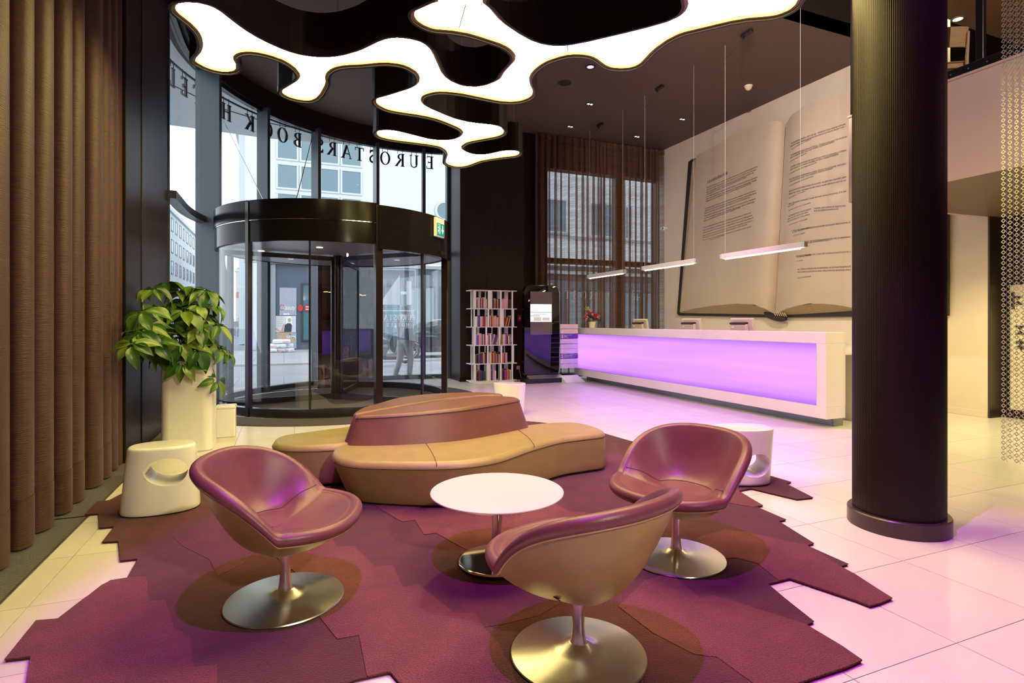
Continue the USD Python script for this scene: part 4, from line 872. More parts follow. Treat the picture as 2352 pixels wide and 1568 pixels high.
put('green_face', box((-.118, -.004, -.122), (.118, .0, .07)), 'exit_green', es)
ar = unary_union([sbox(.045, -.02, .075, .05), Polygon([(.015, -.02), (.105, -.02), (.06, -.09)])])
mn = unary_union([sbox(-.095, -.10, -.015, .055).difference(sbox(-.089, -.10, -.021, .049)), Point(-.05, .03).buffer(.012), LineString([(-.05, .015), (-.055, -.03), (-.035, -.06), (-.04, -.09)]).buffer(.008), LineString([(-.055, -.03), (-.075, -.055), (-.09, -.06)]).buffer(.008), LineString([(-.08, .0), (-.05, .008), (-.03, -.015)]).buffer(.006)])
pg = prism(ar.union(mn), 0, .002); pg.apply_transform(frame((0, -.0065, 0), (1, 0, 0), (0, 0, 1)))
put('pictogram', pg, 'exit_white', es)

# ------------------------------------------------------------------ reception desk
DX, DX2, DY0, DY1, DZ = 6.19, 6.53, 4.88, 11.32, 1.195
ds = thing('reception_desk', 'long white reception desk with a lit violet front panel', 'desk', ((DX + DX2) / 2, 8.1, 0))
fw = .135
pz0, pz1, py0, py1 = .275, 1.055, DY0 + fw, DY1 - fw
put('frame', join([rbox((DX, DY0, .12), (DX2, DY1, pz0), .004), rbox((DX, DY0, pz1), (DX2, DY1, DZ), .004), rbox((DX, DY0, pz0 - .001), (DX2, DY0 + fw, pz1 + .001), .001), rbox((DX, DY1 - fw, pz0 - .001), (DX2, DY1, pz1 + .001), .001)]), 'desk_white', ds, world=True)
ycut = [py1, atX(1444, 800, DX + .02)[1], atX(1607, 800, DX + .02)[1], py0]
for i in range(3):
    ya, yb = ycut[i + 1] + .003, ycut[i] - .003
    put('light_panel', box((DX + .018, ya, pz0), (DX + .030, yb, pz1)), 'desk_glow', ds, world=True, label='glowing violet front panel' if i == 0 else None)
put('panel_edge', join([box((DX + .001, py0 - .004, pz0 - .004), (DX + .018, py1, pz0 + .004)), box((DX + .001, py0 - .004, pz1 - .003), (DX + .018, py1, pz1 + .003)), box((DX + .001, py0 - .004, pz0), (DX + .018, py0 + .004, pz1))]), 'alu', ds, world=True)
put('panel_back', box((DX + .035, py0, pz0), (DX2 - .02, py1, pz1)), 'desk_white', ds, world=True)
for i, (a, b) in enumerate(((5.005, 7.4), (7.405, 9.3), (9.305, 11.2))): put('plinth', box((6.45, a, 0), (6.52, b, .125)), 'kick_grey', ds, world=True)
put('plinth', box((6.45, 4.98, 0), (6.62, 5.0, .125)), 'kick_grey', ds, world=True)
put('worktop', rbox((DX2, 4.98, .90), (7.25, 11.2, .94), .004), 'desk_white', ds, world=True)
put('back_panel', box((7.05, 5.05, 0), (7.10, 11.1, .90)), 'desk_white', ds, world=True)
bc = thing('back_counter', 'low white counter against the wall behind the reception desk', 'counter', (8.4, 8, 0))
put('top', rbox((7.95, 5.95, .80), (8.98, 11.0, .93), .006), 'desk_white', bc, world=True)
put('carcass', box((8.02, 6.0, 0), (8.97, 10.9, .80)), 'white_wall', bc, world=True)
for i, (u0, u1, lab) in enumerate(((1452, 1490, 'grey monitor back farthest along the desk, nearest the flowers'), (1562, 1614, 'grey monitor back in the middle of the three on the desk'), (1672, 1738, 'grey monitor back on the desk nearest the column'))):
    x = 6.80; y = (atX(u0, 745, x)[1] + atX(u1, 745, x)[1]) / 2
    t = thing('monitor', lab, 'monitor', (x, y, .94), 0, 'monitors on the reception desk')
    tilt = -.16
    put('housing', move(rbox((0, -.235, -.16), (.055, .235, .16), .012), (0, 0, .285), ry=tilt), 'monitor_shell', t)
    put('rear_cover', move(rbox((-.06, -.15, -.15), (.0, .20, .07), .012), (-.002, 0, .285), ry=tilt), 'monitor_shell', t)
    put('slot', move(box((-.063, -.14, .075), (-.0, .19, .10)), (0, 0, .285), ry=tilt), 'slot_dark', t)
    put('badge', move(box((-.064, .10, .02), (-.0605, .16, .035)), (0, 0, .285), ry=tilt), 'print_white', t)
    put('foot', join([rbox((-.02, -.09, 0), (.16, .09, .015), .005), rbox((.03, -.04, .01), (.06, .04, .20), .005)]), 'monitor_shell', t)
# flower arrangement
fx, fy = 6.36, atX(1360, 745, 6.36)[1]
vs = thing('flower_vase', 'small cream flower pot on the far end of the reception desk', 'vase', (fx, fy, DZ))
put('pot', lathe([(0, 0), (.055, 0), (.062, .005), (.082, .14), (.078, .142), (.070, .13), (0, .12)], 32), 'vase_cream', vs, smooth=40)
fl = thing('flower_arrangement', 'red and pink flower arrangement with dark leaves in a cream pot', 'flowers', (fx, fy, DZ + .12))
rng = random.Random(5)
def petal(L, W): return grid([[(0, -W * .15, 0), (0, 0, 0), (0, W * .15, 0)], [(L * .35, -W * .5, .01), (L * .35, 0, 0), (L * .35, W * .5, .01)], [(L * .7, -W * .42, .015), (L * .7, 0, .006), (L * .7, W * .42, .015)], [(L, -W * .04, .0), (L, 0, -.005), (L, W * .04, .0)]])
def aim(m, p, d):
    d = np.array(d, float); d /= np.linalg.norm(d); y = np.cross((0, 0, 1), d); y = y if np.linalg.norm(y) > .05 else np.array([0, 1, 0]); m.apply_transform(frame(p, d, y)); return m
for k in range(34):
    a = rng.uniform(0, 2 * PI); e = rng.uniform(-.35, .9); d = np.array([math.cos(a) * math.cos(e), math.sin(a) * math.cos(e), math.sin(e)])
    put('leaf', aim(petal(rng.uniform(.12, .19), .05), np.array([0, 0, .06]) + d * .05, d), 'foliage_dark', fl)
for k in range(26):
    a = 2.4 * k; e = rng.uniform(0.0, 1.15); d = np.array([math.cos(a) * math.cos(e), math.sin(a) * math.cos(e), math.sin(e)]); p = np.array([0, 0, .06]) + d * np.array([.16, .16, .15]) * rng.uniform(.8, 1.05)
    blo = join([aim(petal(.055, .03), p, d + .9 * np.array([math.cos(q) * -d[1] , math.cos(q) * d[0], math.sin(q)])) for q in np.linspace(0, 2 * PI, 6)[:5]])
    put('flower', blo, ('petal_red', 'petal_pink', 'petal_red')[k % 3], fl)
for k in range(16):
    a = rng.uniform(-.6, .6) + 2.2; p = [np.array([0, 0, .1]), np.array([.03 * math.cos(a), .06 * math.sin(a), .26]), np.array([.09 * math.cos(a) + rng.uniform(-.05, .05), .20 * math.sin(a) + rng.uniform(-.1, .1), rng.uniform(.26, .37)])]
    put('grass_blade', tube(spline(np.array(p), 4, False), .004, 4), 'grass_yellow', fl)

# ------------------------------------------------------------------ pendant tubes over the desk
def lamp(label, u0, u1):
    x = 6.50; ya, yb = atX(u0, 600, x)[1], atX(u1, 600, x)[1]; z = 2.345
    t = thing('pendant_lamp', label, 'pendant lamp', (x, (ya + yb) / 2, z), 0, 'slim white pendant tubes above the reception desk')
    L = (ya - yb) / 2
    put('housing', join([rbox((-.034, -L, .0), (.034, L, .066), .003), rbox((-.034, -L, -.012), (-.030, L, .002), .001), rbox((.030, -L, -.012), (.034, L, .002), .001)]), 'desk_white', t)
    put('end_cap', join([rbox((-.034, -L - .035, -.012), (.034, -L, .066), .003), rbox((-.034, L, -.012), (.034, L + .035, .066), .003)]), 'alu', t)
    put('light_tube', tube([(0, -L + .06, -.010), (0, L - .06, -.010)], .020, 12), 'tube_glow', t)
    for s in (-1, 1):
        put('suspension_wire', cyl((0, s * (L - .05), .066), (0, s * (L - .05), ZC - z), .003 if s > 0 else .0018, 6), 'cable', t)
    y0 = L - .05
    put('ceiling_box', join([rbox((-.03, y0 - .55, ZC - z - .05), (.03, y0 - .35, ZC - z), .004), box((-.012, y0 - .40, ZC - z - .08), (.012, y0 - .37, ZC - z - .05))]), 'black_metal', t)
    put('power_lead', tube(spline(np.array([(0, y0, ZC - z - .22), (0, y0 - .12, ZC - z - .20), (0, y0 - .30, ZC - z - .13), (0, y0 - .385, ZC - z - .07)]), 5, False), .004, 5), 'cable_dark', t)
lamp('white pendant tube over the far end of the desk, shortest to the eye', 1352, 1434)
lamp('white pendant tube in the middle of the row over the desk', 1478, 1598)
lamp('white pendant tube in front of the book relief nearest the column', 1660, 1846)

# ------------------------------------------------------------------ the giant open book on the wall
XB = 8.93
bk = thing('wall_book', 'giant open book relief with printed pages mounted on the wall behind the desk', 'wall relief', (8.98, 8.0, 3.3))
def yz(u, v, x=XB): return atX(u, v, x)[1:]
# edges of the two pages, from the fore edge to the gutter, measured on the wall
topL = [(1600, 357), (1637.7, 338), (1689, 307), (1741, 284.5), (1775.5, 277.5), (1792.7, 278), (1803, 286)]
botL = [(1562, 717), (1595, 709), (1640, 702), (1690, 698), (1730, 700), (1758, 709), (1780, 722)]
topR = [(1958, 208.6), (1925, 216), (1896, 224), (1868, 234), (1844, 244.8), (1817, 265), (1805, 285)]
botR = [(1957, 706), (1920, 700), (1890, 697.5), (1860, 698), (1835, 701.5), (1805, 710), (1781, 722)]
def bulge(s): return .02 + .20 * np.clip(s / .72, 0, 1) ** .8 * (1 - np.clip((s - .80) / .20, 0, 1) ** 2.2)
def page(top, bot, ext):
    n = 40; s = np.linspace(0, 1, n)
    k = np.r_[0, np.cumsum(np.linalg.norm(np.diff(np.array(bot, float), axis=0), axis=1))]; k /= k[-1]
    kt = np.r_[0, np.cumsum(np.linalg.norm(np.diff(np.array(top, float), axis=0), axis=1))]; kt /= kt[-1]
    ub, vb = np.interp(s, k, [p[0] for p in bot]), np.interp(s, k, [p[1] for p in bot]); ut, vt = np.interp(s, kt, [p[0] for p in top]), np.interp(s, kt, [p[1] for p in top])
    b = bulge(s * (1 - ext) + ext)
    F = []
    for i in range(n):
        A, B = atX(ub[i], vb[i], XB - b[i]), atX(ut[i], vt[i], XB - b[i])
        F.append([A + (B - A) * t for t in np.linspace(0, 1, 24)])
    return np.array(F), b
FL, bl = page(topL, botL, 0.0); FR, br = page(topR, botR, .45)
def ext_right(Fp):  # the right page goes on behind the column to its own fore edge
    d = Fp[0] - Fp[3]; d[:, 0] = 0; more = []
    for q in np.linspace(1, 0, 14)[:-1]:
        P = Fp[0] + d / np.linalg.norm(d[0]) * 1.30 * q; P = P.copy(); P[:, 0] = Fp[0][:, 0] + (XB - .03 - Fp[0][:, 0]) * q ** 1.3; more.append(P)
    return np.concatenate([np.array(more), Fp])
FRx = ext_right(FR)
for F in (FL, FRx):
    F2 = F.copy(); F2[..., 0] = np.minimum(F[..., 0] + .012, XB - .004)
    put('page', slab(F, F2), 'page', bk, smooth=35, world=True)
    lo = F[:, 0].copy(); base = lo.copy(); base[:, 0] = XB - .002; base[:, 2] = np.minimum(lo[:, 2] - .01, np.linspace(atX(1562, 719, XB)[2], atX(1780, 724, XB)[2], len(lo)) + .0)
    under = np.array([lo + (base - lo) * t + (0 if t in (0, 1) else 0.0) for t in np.linspace(0, 1, 6)])
    u2 = under.copy(); u2[..., 2] += .01
    put('page_block', slab(under, u2), 'page_edge', bk, smooth=35, world=True)
cv = [yz(1588, 366), yz(1581, 372), yz(1555, 719), yz(1558, 724), yz(1781, 731)]
topc = yz(1803, 292); yR = float(FRx[0, 0, 1])
cover = Polygon([cv[0], cv[1], cv[2], cv[3], tuple(yz(1781, 729)), (yR - .08, cv[4][1] + .02), (yR - .08, float(FRx[0, -1, 2]) + .02), tuple(topc)])
cm = prism(cover, 0, .045); cm.apply_transform(frame((XB + .045, 0, 0), (0, 1, 0), (0, 0, 1)) @ np.diag([1, 1, 1, 1]))
if cm.bounds[0][0] < XB - .02: cm.vertices[:, 0] += XB - cm.bounds[0][0]
cm.vertices[:, 0] += (XB + .001) - cm.vertices[:, 0].min()
put('cover', cm, 'cover_dark', bk, world=True)
put('leaf_block', join([slab(np.array([[atX(1592 - 1 * k, 372, XB - .012 - .004 * k), atX(1600 + 2 * k, 360, XB - .012 - .004 * k)], [atX(1563 - 1 * k, 716, XB - .012 - .004 * k), atX(1572 + 2 * k, 715.5, XB - .012 - .004 * k)]]), np.array([[atX(1592 - k, 372, XB - .002), atX(1600 + 2 * k, 360, XB - .002)], [atX(1563 - k, 716, XB - .002), atX(1572 + 2 * k, 715.5, XB - .002)]])) for k in range(3)]), 'page_edge', bk, world=True)
sp = [atX(u, v, XB - .05) for u, v in ((1757, 717), (1770, 724), (1785, 729), (1806, 732))]
put('spine', tube(spline(np.array(sp), 6, False), np.interp(np.linspace(0, 1, 19), [0, .3, .8, 1], [.03, .075, .07, .03]), 12), 'cover_dark', bk, smooth=True, world=True)
put('headband', join([tube([atX(u, 716 + (u - 1780) * .10, XB - .13), atX(u + 6, 725 + (u - 1780) * .10, XB - .10)], .010, 6) for u in np.arange(1776, 1806, 5)]), 'page', bk, smooth=True, world=True)
def page_x(y, z, F):
    c = F[:, 12]; o = np.argsort(c[:, 1]); return np.interp(y, c[o, 1], c[o, 0])
def line_on(s, p0, p1, F, capf=.66, mat_='ink', bold=False, gap=.010):
    """prints s on page F, its baseline running from pixel p0 to p1 of the photograph's measured grid"""
    m = text(s, 1.0, bold=bold, italic=.16); w = m.bounds[1][0]
    xm_ = XB - .13
    A, B = atX(*p0, xm_), atX(*p1, xm_); L = np.linalg.norm((B - A)[1:]); sc = L / w
    return A, B, m, sc
def print_lines(name, rows, F, hgt, mat_='ink'):
    if name == 'paragraph': return [print_lines('paragraph_line', [q], F, hgt, mat_) for q in rows]
    ms = []
    for s, p0, p1 in rows:
        m = text(s, 1.0, italic=.16); w = m.bounds[1][0]; A, B = atX(*p0, XB - .13), atX(*p1, XB - .13); d = (B - A)[1:]
        V = m.vertices; t = V[:, 0] / w; y = A[1] + d[0] * t; z = A[2] + d[1] * t + V[:, 1] * hgt
        x = page_x(y, z, F) - .004
        Q = np.stack([x, y, z], 1); ms.append(tm(Q, m.faces))
    return put(name, join(ms), mat_, bk, world=True)
z1 = lambda x, y: (1590 + x * .12757, 370 + y * .12757)
z2 = lambda x, y: (1790 + x * .13393, 270 + y * .13393)
z3 = lambda x, y: (1790 + x * .13393, 460 + y * .13393)
z4 = lambda x, y: (1550 + x * .1148, 570 + y * .1148)
print_lines('heading', [('» Eurostars Book Hotel', z1(245, 405), z1(655, 235))], FL, .072)
def para(rows, f): return [(s, f(*a), f(*b)) for s, a, b in rows]
print_lines('paragraph', para([('Das Eurostars Book Hotel ist dem kulturellsten Gegenstand der Geschichte gewidmet:', (235, 490), (1250, 112)), ('dem Buch. In der Eingangshalle, auf den Fluren und in den Zimmern des Eurostars', (235, 530), (1220, 165)), ('Book Hotels finden Sie Buchtitel und Auszüge aus den bekanntesten Werken, die', (232, 573), (1170, 222)), ('einen wesentlichen Einfluss auf die Menschheit gehabt haben. In dieser', (228, 612), (1030, 300)), ('Hotel-Bibliothek haben wir die Bücher nach Themen und Genre auf die verschiedenen', (222, 655), (1240, 305)), ('Stockwerke verteilt: Kinder- und Abenteuerbücher, Klassiker des Mittelalters, Theater,', (220, 695), (1230, 355)), ('Wissenschaft und Sciencefiction, Bücher zum Nachdenken und große Romane.', (220, 735), (1120, 418))], z1), FL, .028)
print_lines('paragraph', para([('El Eurostars Book Hotel es un establecimiento dedicado al objeto más cultural de la', (205, 865), (1195, 550)), ('historia: el libro. En vestíbulos, pasillos y habitaciones, el Eurostars Book Hotel reúne', (200, 905), (1220, 590)), ('títulos y fragmentos de las obras más conocidas y que más han influido en la', (195, 950), (1085, 665)), ('humanidad. En este hotel-biblioteca hemos ordenado los libros por plantas, siguiendo', (190, 1000), (1205, 690)), ('un criterio por temática y género: libros infantiles, de aventuras, clásicos medievales,', (188, 1040), (1185, 745)), ('teatro, ciencia & ciencia ficción, pensamiento y grandes novelas.', (185, 1085), (905, 845))], z1), FL, .028)
print_lines('paragraph', para([('The Eurostars Book Hotel is dedicated to the most cultural object in history: the', (175, 1205), (1115, 945)), ('book. In the lobbies, corridors and guest rooms, the Eurostars Book Hotel gathers', (168, 1255), (1140, 990)), ('titles and fragments from the most widely-known literary works which have been of', (165, 1300), (1160, 1035)), ('greatest influence to humanity. In this library-hotel we have organized the books on', (160, 1350), (1150, 1085)), ("different floors, the criteria being subject-matter and genre: children's books,", (158, 1390), (1045, 1150)), ('adventure novels, the medieval classics, theatre, science & science fiction, ancient', (152, 1435), (1125, 1190)), ('or modern thinking and the great novels.', (150, 1475), (590, 1340))], z1), FL, .028)
print_lines('imprint', para([('© Eurostars Book Hotel, 2011', (425, 865), (665, 820)), ('© Design Studio, 2011', (425, 900), (605, 865))], z4), FL, .022, 'ink_grey')
Q2 = para([('Als Zarathustra dreißig Jahre alt war, verließ er seine Heimat und den', (230, 465), (1165, 128)), ('genoß er seines Geistes und seiner Einsamkeit und wurde dessen zehn J', (222, 510), (1178, 165)), ('I entertained different notions of things. I looked now upon the world as', (215, 670), (1185, 342)), ('with, no expectations from, and, indeed, no desires about...', (215, 708), (1000, 428)), ('...no estáis cansados en esto de las aventuras; ellos son gigantes; y si tienes', (210, 868), (1178, 575)), ('espacio que yo voy a entrar con ellos en fiera y desigual batalla...', (200, 915), (1070, 637)), ("Mon cher, soyez mousquetaire ou abbé. Soyez l'un ou l'autre, mais pas l", (190, 1080), (1180, 802)), ("l'a dit encore l'autre jour: vous mangez à tous les râteliers.", (188, 1122), (960, 887)), ('Die Zeit hat in Wirklichkeit keine Einschnitte, es gibt kein Gewitter oder', (180, 1285), (1180, 1032)), ('Monats oder Jahres, und selbst bei dem eines neuen Säkulums sind es nur', (178, 1330), (1180, 1087)), ('When I like people immensely I never tell their names to anyone. It is like', (170, 1500), (1180, 1277)), ('love secrecy.', (165, 1542), (310, 1492))], z2)
Q3 = para([("I' son Beatrice che ti faccio andare;", (155, 295), (610, 162)), ('vegno del loco ove tornar disio;', (150, 340), (560, 217)), ('amor mi mosse, che mi fa parlare.', (148, 382), (585, 257)), ('Quando sarò dinanzi al segnor mio,', (660, 157), (1170, 107)), ('di te mi loderò sovente a lui.', (655, 202), (1055, 162)), ("...vers six heures, la voiture s'arrêta dans une ruelle du quartier Beauvoisine, et", (145, 555), (1245, 387)), ('voile baissé, sans détourner la tête...', (140, 597), (605, 482)), ("C'era una volta un pezzo di legno. Non era un legno di lusso, ma un semplice p", (133, 767), (1248, 637)), ('mettono nelle stufe e nei caminetti per accendere il fuoco...', (133, 805), (925, 692)), ('Yesterday afternoon set in misty and cold. I had half a mind to spend it by my s', (120, 987), (1248, 892)), ('heath and mud to Wuthering Heights.', (115, 1032), (610, 947)), ('Muchos años después, frente al pelotón de fusilamiento, el coronel Aureliano B', (110, 1212), (1248, 1147)), ('remota en que su padre lo llevó a conocer el hielo. Macondo era entonces una a', (105, 1257), (1248, 1202)), ('cañabrava...', (100, 1307), (250, 1277))], z3)
for q_ in (Q2[0:2], Q2[2:4], Q2[4:6], Q2[6:8], Q2[8:10], Q2[10:12], Q3[0:3], Q3[3:5], Q3[5:7], Q3[7:9], Q3[9:11], Q3[11:14]): print_lines('quotation', q_, FRx, .031)
for q_ in (para([('"Also sprach Zarathustra", F. Nietzsche', (228, 565), (605, 385)), ('"Robinson Crusoe", Daniel Defoe', (215, 768), (535, 627)), ('"Don Quijote de la Mancha", Miguel de Cervantes', (200, 975), (705, 787)), ('"Les Trois Mousquetaires", Alexandre Dumas', (188, 1187), (645, 1022)), ('"Der Zauberberg", Thomas Mann', (175, 1397), (505, 1277))], z2) + para([('"The Picture of Dorian Gray", Oscar Wilde', (165, 192), (600, 57)), ('"La Divina Commedia", Dante Alighieri', (150, 447), (550, 332)), ('"Madame Bovary", Gustave Flaubert', (140, 662), (505, 567)), ('Carlo Collodi', (420, 815), (565, 792)), ('"Wuthering Heights", Emily Brönte', (115, 1102), (465, 1037)), ('"Cien Años de Soledad", Gabriel García Márquez', (105, 1382), (610, 1312))], z3)): print_lines('attribution', [q_], FRx, .022)
def map_page(m, w, p0, p1, hgt, F):
    A, B = atX(*p0, XB - .13), atX(*p1, XB - .13); d = (B - A)[1:]; V = m.vertices; t = V[:, 0] / w
    y, z = A[1] + d[0] * t, A[2] + d[1] * t + V[:, 1] * hgt
    return tm(np.stack([page_x(y, z, F) - .004, y, z], 1), m.faces)
lg = [map_page(logo_mark(1.0), 1.0, z4(466, 436), z4(590, 402), .40, FL), map_page(serif_text('EUROSTARS', 1.0, 0, .12), tsize(serif_text('EUROSTARS', 1.0, 0, .12)), z4(620, 312), z4(1130, 205), .135, FL),
      map_page(box((0, 0, 0), (1, .1, .0001)), 1, z4(612, 335), z4(1130, 240), .08, FL), map_page(serif_text('HOTELS', 1.0, 0, .5), tsize(serif_text('HOTELS', 1.0, 0, .5)), z4(698, 372), z4(985, 308), .085, FL)]
put('logo', join(lg), 'ink_grey', bk, world=True)
put('signature', join([map_page(text('es personal', 1.0, italic=.3), tsize(text('es personal', 1.0)), z4(610, 518), z4(915, 428), .16, FL), map_page(box((0, 0, 0), (1, .1, .0001)), 1, z4(600, 552), z4(930, 452), .10, FL), map_page(tm([(0, 0, 0), (1, -.2, 0), (.9, 1, 0)], [(0, 1, 2)]), 1, z4(845, 478), z4(880, 466), .10, FL)]), 'ink', bk, world=True)

# ------------------------------------------------------------------ bookcase and its books
BX0, BX1, BY0, BY1 = 3.735, 4.70, 11.30, 11.62
bcs = thing('bookcase', 'white open bookcase with six shelves and scattered upright slats', 'bookcase', ((BX0 + BX1) / 2, (BY0 + BY1) / 2, 0))
dB = float(np.array([BX0, BY0]) @ FW)
SZ = [H - (v - V0) * dB / FP for v in (877.5, 835.5, 792.5, 750, 707.5, 665)]
put('plinth', rbox((BX0 + .02, BY0 + .0, 0), (BX1 - .02, BY1, .04), .004), 'shelf_white', bcs, world=True)
SZ[0] = .06
for z in SZ: put('shelf', rbox((BX0 - .05, BY0 - .01, z - .018), (BX1 + .05, BY1 + .02, z), .003), 'shelf_white', bcs, world=True)
rng = random.Random(12)
ups = []
FR_W = [(.0, .04), (.31, .06), (.62, .05), (.90, .05)]
for k in range(5):
    z0, z1_ = SZ[k], SZ[k + 1] - .018
    for i, f in enumerate((0.015, .335 + rng.uniform(-.03, .03), .66 + rng.uniform(-.03, .02), .955)):
        w = (.035, .09)[(i + k) % 4 == 1] if i in (1, 2) else (.03 if (i + k) % 2 else .055)
        x = BX0 + f * (BX1 - BX0) * .97; put('upright', box((x, BY0 + .002, z0), (x + w, BY0 + .026, z1_)), 'shelf_white', bcs, world=True)
    for i in range(6):
        x = BX0 + .05 + i * .155 + rng.uniform(-.03, .03); w = rng.choice((.025, .05, .09)); put('upright', box((x, BY1 - .04, z0), (x + w, BY1 - .012, z1_)), 'shelf_white', bcs, world=True)
BCOL = {'white': (.80, .78, .76), 'cream': (.75, .62, .42), 'pink': (.80, .42, .50), 'crimson': (.45, .03, .05), 'maroon': (.17, .02, .03), 'violet': (.20, .08, .42), 'navy': (.03, .03, .12), 'orange': (.75, .22, .05), 'yellow': (.70, .52, .10), 'black': (.02, .02, .022), 'grey-blue': (.24, .32, .42), 'lilac': (.48, .38, .62), 'brown': (.20, .09, .05), 'green': (.07, .16, .09), 'magenta': (.60, .04, .22)}
for k_, c_ in BCOL.items(): plain('book_' + k_.replace('-', '_'), c_, .45)
plain('book_paper', (.72, .64, .50), .8)
ROWS = {4: [(.05, 'grey-blue'), (.125, 'pink white black white'), (.20, 'orange violet pink'), (.27, 'white white white'), (.345, 'maroon crimson'), (.40, 'maroon black'), (.45, 'lilac black maroon'), (.53, 'white'), (.57, 'crimson white black'), (.67, 'pink pink pink pink pink pink'), (.92, 'brown')],
        3: [(.09, 'white'), (.13, 'violet violet white'), (.20, 'lilac pink crimson crimson white white grey-blue'), (.42, 'pink maroon yellow'), (.49, 'orange pink pink lilac white violet'), (.62, 'orange crimson'), (.70, 'cream cream maroon / orange black yellow navy')],
        2: [(.12, 'violet'), (.15, 'pink pink lilac navy white magenta black white crimson maroon'), (.37, 'white pink white / lilac / brown / violet / white / yellow'), (.735, 'white pink violet maroon white'), (.875, '/ lilac')],
        1: [(.07, 'green'), (.13, 'maroon violet navy navy crimson yellow violet navy'), (.40, 'white yellow maroon orange green crimson grey-blue crimson black white maroon'), (.69, 'crimson orange maroon lilac pink')],
        0: [(.06, 'green'), (.13, 'maroon brown navy navy black'), (.31, 'grey-blue'), (.39, 'white violet navy lilac pink white'), (.70, 'maroon black violet violet crimson orange brown white maroon')]}
ORD = ['first', 'second', 'third', 'fourth', 'fifth', 'sixth', 'seventh', 'eighth', 'ninth', 'tenth']
def ordn(n):
    tens = {1: 'teen'}; base = ORD + ['eleventh', 'twelfth', 'thirteenth', 'fourteenth', 'fifteenth', 'sixteenth', 'seventeenth', 'eighteenth', 'nineteenth', 'twentieth']
    return base[n] if n < 20 else 'twenty-' + ORD[n - 20]
for k, groups in ROWS.items():
    idx = 0; cnt = {}; tot = {}
    seq = [c for _, s in groups for c in s.split() if c != '/']
    for f, s in groups:
        x = BX0 + f * (BX1 - BX0); lean = 0
        for c in s.split():
            if c == '/': lean = .24; continue
            w = rng.uniform(.017, .032); h = rng.uniform(.19, .255) * (1.0 if k != 4 else .98); dp = rng.uniform(.13, .17)
            cm_ = rng.uniform(.0, .02)
            ordinal = ordn(cnt.get(c, 0)); cnt[c] = cnt.get(c, 0) + 1
            shelf = ('bottom', 'fourth', 'third', 'second', 'top')[k]
            if seq.count(c) == 1: lab = f'the only {c} book on the {shelf} shelf of the white bookcase'
            else: lab = f'{c} book on the {shelf} shelf of the bookcase, {ordinal} {c} one from left'
            loc = (x + w / 2, BY0 + .12, SZ[k])
            t = thing('book', lab, 'book', loc, 0, f'books on the {shelf} shelf of the bookcase')
            m1 = box((-w / 2, -.085 + cm_, .0), (w / 2, -.085 + dp, h)); m2 = box((-w / 2 + .002, -.083 + cm_, .003), (w / 2 - .002, -.083 + dp, h + .0005))
            if lean:
                m1 = move(m1, (h * math.sin(lean) * .0 + .0, 0, w / 2 * math.sin(lean)), ry=lean); m2 = move(m2, (0, 0, w / 2 * math.sin(lean)), ry=lean)
            put('cover', m1, 'book_' + c.replace('-', '_'), t); put('pages', m2, 'book_paper', t)
            x += w + .0012 + (.010 if lean else 0)
            idx += 1

# ------------------------------------------------------------------ totem screen, floor directory, wall fittings
KX, KY = 5.29, 11.19
kx0, kx1 = atY(1203, 760, KY)[0], atY(1284, 760, KY)[0]; kz0, kz1 = .10, atY(1240, 655, KY)[2]
kt = thing('totem_screen', 'glossy black rounded totem with a lit screen standing left of the desk', 'information totem', ((kx0 + kx1) / 2, KY, 0))
sil = sbox(kx0, kz0, kx1, kz1).buffer(-.17).buffer(.17, 12)
N_ = 28
bod = prism(sil, -.09, 0); 
def cvx(m):
    q = m.subdivide_to_size(.12); xm2 = (kx0 + kx1) / 2; zm2 = (kz0 + kz1) / 2
    return q
bod.apply_transform(frame((0, KY, 0), (1, 0, 0), (0, 0, 1)))
put('body', bod, 'black_gloss', kt, world=True)
# a gently curved glossy front
g = sil.buffer(-.004); P = []
us = np.linspace(kx0 + .005, kx1 - .005, 30)
frontm = prism(g, 0, .004); frontm = frontm.subdivide_to_size(.07); 
V = frontm.vertices.copy(); zc_ = (kz0 + kz1) / 2; yo = KY + .0 - .045 * (1 - ((V[:, 0] - (kx0 + kx1) / 2) / ((kx1 - kx0) / 2)) ** 2 * .5 - ((V[:, 1] - zc_) / ((kz1 - kz0) / 2)) ** 2 * .5)
front = tm(np.stack([V[:, 0], yo - V[:, 2], V[:, 1]], 1), frontm.faces[:, ::-1])
put('front_shell', front, 'black_gloss', kt, smooth=40, world=True)
def kbox(u0, v0, u1, v1, y, d=.004):
    a, b = atY(u0, v0, y), atY(u1, v1, y); return box((a[0], y - d, b[2]), (b[0], y, a[2]))
ys_ = KY - .046
put('display', kbox(1218, 669, 1268, 768, ys_), 'screen_off', kt, world=True)
put('picture', kbox(1218, 698, 1267, 739, ys_ - .005), 'screen_on', kt, world=True, label='lit landscape picture on the screen')
put('picture_detail', join([kbox(1218, 716, 1267, 718, ys_ - .0105, .002), kbox(1226, 721, 1254, 722.5, ys_ - .0105, .002), kbox(1218, 724, 1240, 726, ys_ - .0105, .002)]), 'screen_grey', kt, world=True)
put('picture_detail', join([kbox(1226, 728, 1243, 737, ys_ - .0105, .002), kbox(1246, 729, 1262, 736, ys_ - .0105, .002)]), 'screen_warm', kt, world=True)
fb = [(kx0 - .06, KY - .28), (kx1 + .06, KY - .28), (kx1 + .02, KY + .16), (kx0 - .02, KY + .16)]
put('foot', prism(Polygon(fb), 0.0, .10), 'black_metal', kt, world=True)
